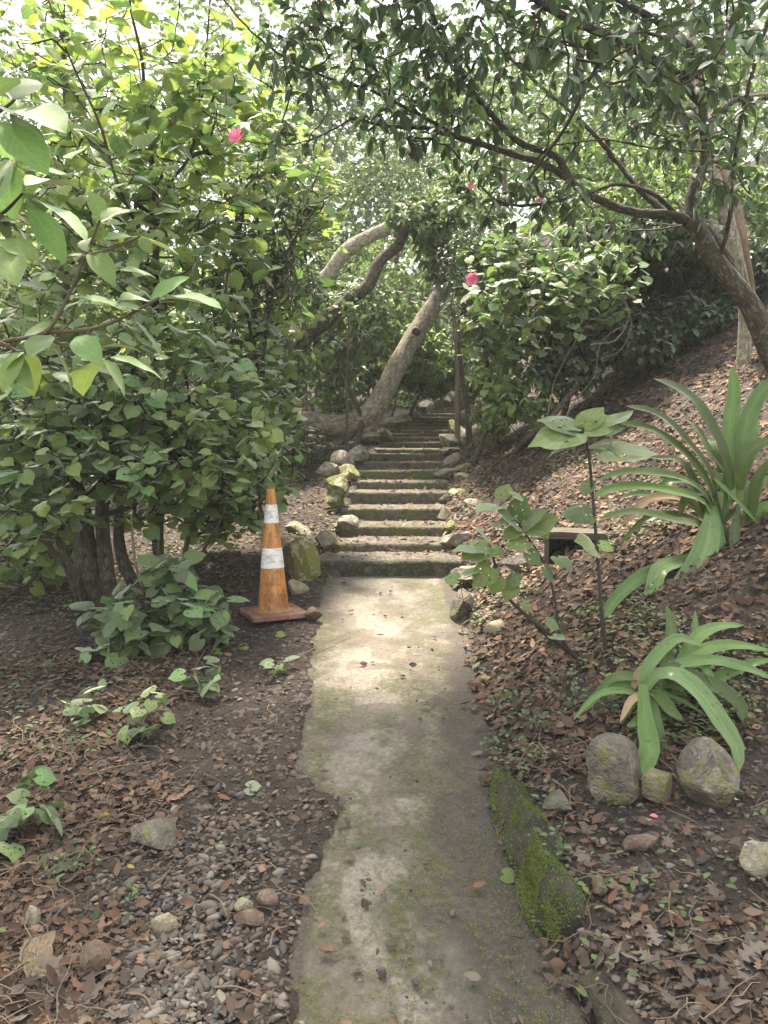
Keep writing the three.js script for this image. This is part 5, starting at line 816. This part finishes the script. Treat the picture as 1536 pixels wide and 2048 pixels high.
// ───────────── ground litter, gravel, weeds ─────────────
function sampleGround(n, dens, d0, d1, x0, x1) { const out = []; let tries = 0; while (out.length < n && tries++ < n * 40) { const u = rnd(), d = 1 / (1 / d0 + u * (1 / d1 - 1 / d0)), x = lerp(x0, x1, rnd()) * (0.2 + 0.36 * d); if (rnd() < dens(x, d)) out.push([x, d]); } return out; }
const offWalk = (x, d) => Math.max(x - walkR(d), walkL(d) - x);
function litterDens(x, d) {
  const o = offWalk(x, d), patch = fbm(x * 2.2, d * 2.2, 3, 91);
  if (o < -0.02) return d > 5.75 ? 0.30 : 0.004;
  if (x < 0) { const l = walkL(d) - x; return d < 5.7 ? 0.03 + 0.97 * ss(0.35, 0.95, l + 0.5 * (patch - 0.5)) * (0.35 + 0.65 * ss(0.35, 0.55, patch)) : 0.6; }
  return d < 2.75 ? 0.03 + 0.12 * ss(0.45, 0.6, patch) : 0.35 + 0.65 * ss(0.35, 0.55, patch);
}
const surf = (x, d) => { const o = offWalk(x, d); if (o < 0) { if (d > 5.7) { let i = Math.floor((d - STEPS[0].d) / STEP_L); i = clamp(i, 0, 19); return STEPS[i].top - 0.012; } return prof(d) + 0.016; } return groundY(x, -d) + 0.002; };
const litterGroup = 'dry leaves strewn over the ground';
function litterM(x, d, size) { const n = groundN(x, -d).add(V(gauss() * 0.45, 0, gauss() * 0.45)).normalize(); let t = randDir(0); t.sub(n.clone().multiplyScalar(t.dot(n))); return leafM(V(x, surf(x, d) + 0.004 + rnd() * 0.012, -d), t, n, size); }
{
  seed(1001); const all = [...sampleGround(30000, litterDens, 1.45, 16, -1.5, 1.9), ...sampleGround(9000, (x, d) => (x > walkR(d) ? litterDens(x, d) : 0), 4, 11, 0, 1.9), ...sampleGround(9000, (x, d) => (x > walkR(d) ? 0.08 * d * litterDens(x, d) : 0.3), 6, 14, -0.6, 1.9)], c = new THREE.Color();
  const near = all.map(([x, d]) => ({ x, d, v: seen(onGround(x, -d)) })).sort((a, b) => a.d - b.d), vis = (o) => o.v[0] > 0 && o.v[0] < 1536 && o.v[1] < 2040;
  let k = 0; const rest = [];
  for (const o of near) if (k < 260 && vis(o) && rnd() < 0.5) { k++; const f = rnd() < 0.55, q = Math.floor(rnd() * 4), m = mesh('fallen_leaf', pick(f ? G.oak : G.dry), M.litter[q]), tone = ['brown', 'light brown', 'dark brown', 'pale tan'][q]; m.applyMatrix4(litterM(o.x, o.d, rr(0.035, 0.075) * (f ? 1.15 : 0.8))); tag(m, f ? 'dry ' + tone + ' lobed oak leaf lying on the soil' : 'dry ' + tone + ' oval leaf lying on the soil', 'leaf', (f ? 'fallen oak leaves, ' : 'fallen oval leaves, ') + tone); } else rest.push(o);
  const gs = [...G.oak.slice(0, 3), ...G.dry]; const sets = gs.map(() => []); for (const o of rest) sets[Math.floor(rnd() * gs.length)].push(o);
  const pal = [[0.75, 0.7, 0.65], [1.1, 1.08, 1.05], [0.5, 0.47, 0.45], [1.6, 1.68, 1.7], [1.15, 1.0, 0.92], [0.85, 0.88, 0.85], [0.6, 0.55, 0.5]];
  gs.forEach((g, i) => { const im = new THREE.InstancedMesh(g, M.litterAll, sets[i].length); sets[i].forEach((o, j) => { im.setMatrixAt(j, litterM(o.x, o.d, (o.x > 0 && o.d > 3 ? rr(0.02, 0.075) : rr(0.012, 0.05) * (1 + 0.04 * o.d)))); const q = pick(pal), w = rr(0.7, 1.15) * (0.5 + 1.0 * fbm(o.x * 1.6, o.d * 1.6, 3, 93)) * (o.x > 0 && o.d > 3 && rnd() < 0.4 ? 1.7 : 1); c.setRGB(q[0] * w, q[1] * w, q[2] * w); im.setColorAt(j, c); }); im.name = numbered('leaf_litter'); im.castShadow = im.receiveShadow = true; scene.add(im); tag(im, 'dense brown litter of dry leaves covering soil and bank', 'leaf litter', litterGroup, 'stuff'); });
}
// single leaves that stand out
{
  const one = (px, py, g, mat, len, lab, turn, tip = 0.2) => { const p = hit(px, py), d = -p.z, m = mesh('fallen_leaf', g, mat); p.y = surf(p.x, d) + 0.006; const n = groundN(p.x, p.z).add(V(0, 0, tip)).normalize(), t = V(Math.cos(turn), 0, Math.sin(turn)); t.sub(n.clone().multiplyScalar(t.dot(n))); m.applyMatrix4(leafM(p.addScaledVector(t, -len / 2), t, n, len)); return tag(m, lab, 'leaf'); };
  const yel = leafMats([0.55, 0.42, 0.03], [1.1, 1.1, 1], 451, { gloss: 0.1, n: 1 })[0], cream = leafMats([0.48, 0.47, 0.28], [1.1, 1.1, 1], 452, { gloss: 0.1, n: 1 })[0], grn = M.kawa[3], tan = M.litter[3];
  one(206, 1648, G.heart[3], yel, 0.075, 'bright yellow fallen leaf among brown leaves', 0.3, 0.4); one(262, 1735, G.small[0], yel, 0.03, 'tiny yellow leaf scrap among the pebbles', 0.3); one(1138, 1468, G.small[0], yel, 0.03, 'small yellow leaf on the bank', 0.3);
  one(505, 1578, G.heart[3], cream, 0.065, 'cream fallen leaf with green edge on bare soil', 0.1, 0.5); one(30, 1965, G.heart[1], grn, 0.1, 'fresh green leaf lying beside the dry slab of bark', 2.8, 0.4); one(126, 1622, G.heart[0], grn, 0.06, 'small rounded green leaf lying on the litter', 0.2, 0.4); one(1016, 1800, G.heart[0], M.kawaLime[1], 0.05, 'pale green leaf resting against the mossy log', 0.4, 0.6); one(560, 1345, G.dry[2], M.kawaLime[3], 0.12, 'curled pale green leaf on soil below the cone', 0.05, 0.4); one(560, 1272, G.heart[0], M.kawaLime[2], 0.055, 'small pale leaf on soil in front of cone plate', 0.3, 0.5); one(488, 1296, G.heart[0], M.kawaLime[3], 0.055, 'pale rounded leaf on the soil near the low shrub', 2.6, 0.5); one(432, 1308, G.heart[0], M.kawaLime[3], 0.07, 'pale leaf lying at the edge of the low shrub', 2.6, 0.7);
  one(370, 1940, G.oak[1], M.litter[1], 0.07, 'orange-brown curled leaf on the pebbles', 0.2, 0.4); one(90, 1960, G.oak[0], tan, 0.17, 'large pale dry leaf beside the bark slab', 1.9, 0.5);
  one(1165, 1720, G.oak[2], tan, 0.085, 'pale tan oak leaf standing beside the mossy log', 1.3, 0.5); one(1335, 1690, G.oak[0], tan, 0.075, 'pale forked oak leaf next to the oblong stone', 1.9, 0.5); one(1425, 1680, G.oak[3], M.litter[1], 0.06, 'tan oak leaf lying alone on dark soil', 0.5, 0.5); one(1212, 1725, G.oak[4], M.litter[1], 0.06, 'tan oak leaf beside the small brown stone', 1.9, 0.5); one(1300, 1870, G.oak[1], M.litter[3], 0.075, 'crumpled tan oak leaf on the soil bed', 0.4, 0.5); one(1425, 1790, G.oak[2], M.litter[1], 0.065, 'upright tan oak leaf in the soil bed', 1.5, 0.5); one(1265, 1815, G.oak[4], M.litter[0], 0.075, 'reddish brown oak leaf beyond the log end', 0.2, 0.4); one(1375, 1960, G.dry[0], M.litter[1], 0.05, 'narrow tan leaf on the soil bed', 1.5, 0.4); one(1480, 1960, G.dry[1], M.litter[3], 0.06, 'pale rolled leaf on the soil bed', 0.3, 0.4); one(320, 1690, G.oak[0], M.litter[3], 0.06, 'pinkish tan lobed leaf against the grey slab', 0.2, 0.4);
  const pet = M.petal[1]; one(1309, 1636, G.small[0], pet, 0.032, 'single pink petal on dark soil below the rocks', 0.2, 0.3); one(1242, 1280, G.small[0], pet, 0.035, 'pink petal among litter under the sapling', 0.2, 0.3); one(450, 1222, G.small[0], pet, 0.03, 'pink petal beside the cone base plate', 0.2, 0.3);
  // slab of bark and sticks
  seed(1100); const p = hit(85, 1955), sl = mesh('bark_slab', (() => { const g = new THREE.BoxGeometry(0.09, 0.012, 0.22, 8, 1, 14), q = g.attributes.position; for (let i = 0; i < q.count; i++) { const x = q.getX(i), z = q.getZ(i), w = 1 - 0.5 * ss(0.0, 0.11, z) - 0.2 * hash2(Math.round(z * 90), x > 0 ? 1 : 0, 3); q.setXYZ(i, x * w + 0.01 * Math.sin(z * 30), q.getY(i) + 0.9 * x * x - 0.02 * Math.sin(z * 12), z); } g.computeVertexNormals(); return g; })(), M.barkTan); sl.position.set(p.x, surf(p.x, -p.z) + 0.014, p.z); sl.rotation.set(0.1, 0.45, 0.05); tag(sl, 'weathered slab of bark lying among dry leaves', 'bark');
  const sticks = [[120, 1480, 210, 1420], [420, 1790, 455, 1840], [590, 1320, 700, 1290], [430, 1980, 520, 2000], [160, 1560, 300, 1530], [700, 1045, 590, 1040], [1100, 1560, 1150, 1610], [1340, 1790, 1350, 1880], [540, 1900, 575, 1860], [1010, 1260, 1060, 1240], [20, 1700, 120, 1690], [260, 1990, 310, 2040]];
  for (const [x0, y0, x1, y1] of sticks) { const a = hit(x0, y0), b = hit(x1, y1); for (const q of [a, b]) q.y = surf(q.x, -q.z) + 0.008; const m = a.clone().lerp(b, 0.5).add(V(gauss() * 0.015, 0.012, gauss() * 0.015)); tag(mesh('stick', limb([a, m, b], 0.0035, 0.002, { n: 10, seg: 5 }), M.twigBrown), 'thin dry brown stick lying on the ground', 'stick', 'fallen sticks'); }
}
// gravel
{
  seed(1200); const pg = [0, 1, 2].map((k) => stone(1, 0.62 + 0.1 * k, 0.8, 40 + k, { detail: 1, rough: 0.2 })), c = new THREE.Color();
  const pm = [[0.072, 0.057, 0.046], [0.1, 0.082, 0.067], [0.05, 0.046, 0.043], [0.15, 0.13, 0.108], [0.09, 0.06, 0.044]].map(([a, b, d]) => std({ color: col(a, b, d), roughness: 0.75 }));
  const dens = (x, d) => { const o = offWalk(x, d), l = walkL(d) - x; if (o < 0.0) return d > 5.75 ? 0.5 : 0.004; if (x < 0) { const core = Math.exp(-Math.pow((l - 0.33) / 0.17, 2)) * ss(3.0, 2.1, d); return clamp(0.55 * core * (0.3 + 0.9 * ss(0.35, 0.5, fbm(x * 5, d * 5, 3, 95))) + 0.16 * ss(1.2, 0.2, l)); } return d < 2.8 ? 0.06 : d > 5.7 && o < 0.5 ? 0.1 : 0.04; };
  const all = sampleGround(7000, dens, 1.5, 11, -1.6, 1.6).map(([x, d]) => ({ x, d, r: rr(0.0035, 0.0115) * (rnd() < 0.14 ? rr(1.3, 2) : 1) })), v = (o) => { const q = seen(onGround(o.x, -o.d)); return q[0] > 0 && q[0] < 1536 && q[1] < 2044 ? o.r / o.d : 0; };
  all.forEach((o) => (o.v = v(o))); all.sort((a, b) => b.v - a.v);
  const mat = (o) => new THREE.Matrix4().compose(V(o.x, surf(o.x, o.d) + o.r * 0.12, -o.d), new THREE.Quaternion().setFromEuler(new THREE.Euler(rr(-0.3, 0.3), rr(0, 6.3), rr(-0.3, 0.3))), V(o.r * rr(0.9, 1.4), o.r, o.r * rr(0.8, 1.1)));
  for (let i = 0; i < 290; i++) { const q = Math.floor(rnd() * 5), tone = ['brown', 'beige', 'dark grey', 'pale cream', 'reddish brown'][q], m = mesh('pebble', pick(pg), pm[q]); m.applyMatrix4(mat(all[i])); tag(m, 'small smooth ' + tone + ' pebble in the patch beside the path', 'pebble', tone + ' pebbles beside the path'); }
  const white = std({ color: col(1, 1, 1), roughness: 0.8 }), rest = all.slice(290), im = new THREE.InstancedMesh(pg[0], white, rest.length);
  rest.forEach((o, i) => { im.setMatrixAt(i, mat(o)); const q = pick(pm).color, w = rr(0.75, 1.2); c.setRGB(q.r * w, q.g * w, q.b * w); im.setColorAt(i, c); }); im.name = 'gravel'; im.castShadow = im.receiveShadow = true; scene.add(im); tag(im, 'scattered brown and grey gravel beside path and on steps', 'gravel', null, 'stuff');
  // soil crumbs
  const cr = sampleGround(16000, (x, d) => (offWalk(x, d) < 0 ? 0.01 : 0.7), 1.5, 8, -1.6, 1.8), ic = new THREE.InstancedMesh(stone(1, 0.8, 0.9, 55, { detail: 0 }), white, cr.length);
  cr.forEach(([x, d], i) => { const r = rr(0.0025, 0.007); ic.setMatrixAt(i, new THREE.Matrix4().compose(V(x, surf(x, d) + r * 0.2, -d), new THREE.Quaternion().setFromEuler(new THREE.Euler(rr(0, 6), rr(0, 6), 0)), V(r, r, r))); const w = rr(0.5, 1.5); c.setRGB(0.05 * w, 0.034 * w, 0.025 * w); ic.setColorAt(i, c); }); ic.name = 'soil_crumbs'; ic.castShadow = ic.receiveShadow = true; scene.add(ic); tag(ic, 'loose crumbs of dark soil over the beds', 'soil', null, 'stuff');
}
// weeds, moss on the path, twigs
{
  seed(1300); const c = new THREE.Color();
  const wd = (x, d) => { const o = offWalk(x, d); if (o < 0) return 0; const p = fbm(x * 2.6 + 5, d * 2.6, 3, 97); if (x > 0) return d > 2.8 ? (d < 4.2 && o < 0.6 ? 0.5 * ss(0.42, 0.6, p) : 0.8 * ss(0.5, 0.62, p) * (o < 1.6 ? 1 : 0.3)) : 0.02; return d > 4.9 && walkL(d) - x > 0.7 ? 0.8 * ss(0.42, 0.58, p) : d > 5.6 ? 0.5 * ss(0.45, 0.6, p) : 0.12 * ss(0.5, 0.62, p) * ss(0.5, 1.2, walkL(d) - x); };
  const w = sampleGround(12000, wd, 1.8, 16, -1.8, 1.9), im = new THREE.InstancedMesh(G.small[0], M.weed[2], w.length);
  w.forEach(([x, d], i) => { im.setMatrixAt(i, leafM(V(x, surf(x, d) + rr(0.004, 0.05), -d), randDir(rr(-0.2, 0.7)), V(gauss() * 0.4, 1, gauss() * 0.4), rr(0.014, 0.034) * (1 + 0.05 * d))); const k = rr(0.6, 1.3), y = rr(-0.15, 0.25); c.setRGB(k * (1 + y), k, k * 0.9); im.setColorAt(i, c); }); im.name = 'ground_cover'; im.castShadow = im.receiveShadow = true; scene.add(im); tag(im, 'low creeping green weeds over the bank', 'ground cover', null, 'stuff');
  // moss tufts growing on the slab
  const md = (x, d) => { const e1 = x - pathL(d), e2 = pathR(d) - x; if (e1 < 0.01 || e2 < 0.0 || d > 5.65) return 0; const m = fbm(x * 5 + 2, d * 4.2 + 7, 4, 31) + 0.22 * Math.max(Math.exp(-Math.pow(e1 / 0.12, 2)), 0.55 * Math.exp(-Math.pow((e2 - 0.17) / 0.14, 2))) + 0.1 * ss(2.9, 2.4, d) + 0.25 * Math.exp(-Math.pow(e2 / 0.09, 2)) * ss(4.5, 5.0, d); return ss(0.54, 0.7, m) * ss(0.4, 0.56, fbm(x * 60, d * 60, 3, 33)); };
  const ms = sampleGround(14000, md, 1.5, 5.7, -0.8, 0.9), mo = new THREE.InstancedMesh(G.small[0], M.moss, ms.length);
  ms.forEach(([x, d], i) => { mo.setMatrixAt(i, leafM(V(x, prof(d) + 0.011, -d), randDir(rr(0.3, 1.5)), V(gauss(), 1, gauss()), rr(0.003, 0.007))); const k = rr(0.45, 1.1), y = rr(-0.1, 0.3); c.setRGB(k * (1 + y), k, k * 0.8); mo.setColorAt(i, c); }); mo.name = 'path_moss'; mo.castShadow = mo.receiveShadow = true; scene.add(mo); tag(mo, 'thin green moss growing on the concrete path', 'moss', null, 'stuff');
  const tg = limb([V(0, 0, 0), V(0.3, 0.06, 0.08), V(0.65, 0.02, -0.05), V(1, 0.04, 0.03)], 0.012, 0.006, { n: 6, seg: 4 }), tw = sampleGround(3200, litterDens, 1.5, 12, -1.5, 1.9), it = new THREE.InstancedMesh(tg, std({ color: col(1, 1, 1) }), tw.length);
  tw.forEach(([x, d], i) => { it.setMatrixAt(i, litterM(x, d, rr(0.05, 0.2)).multiply(new THREE.Matrix4().makeRotationY(1.57))); const k = rr(0.5, 1.5); c.setRGB(0.15 * k, 0.11 * k, 0.075 * k); it.setColorAt(i, c); }); it.name = 'twig_litter'; it.castShadow = it.receiveShadow = true; scene.add(it); tag(it, 'fine dry twigs scattered through the leaf litter', 'twigs', null, 'stuff');
}
scene.fog = new THREE.FogExp2(0xeef2ee, 0.002);
renderer.render(scene, camera);
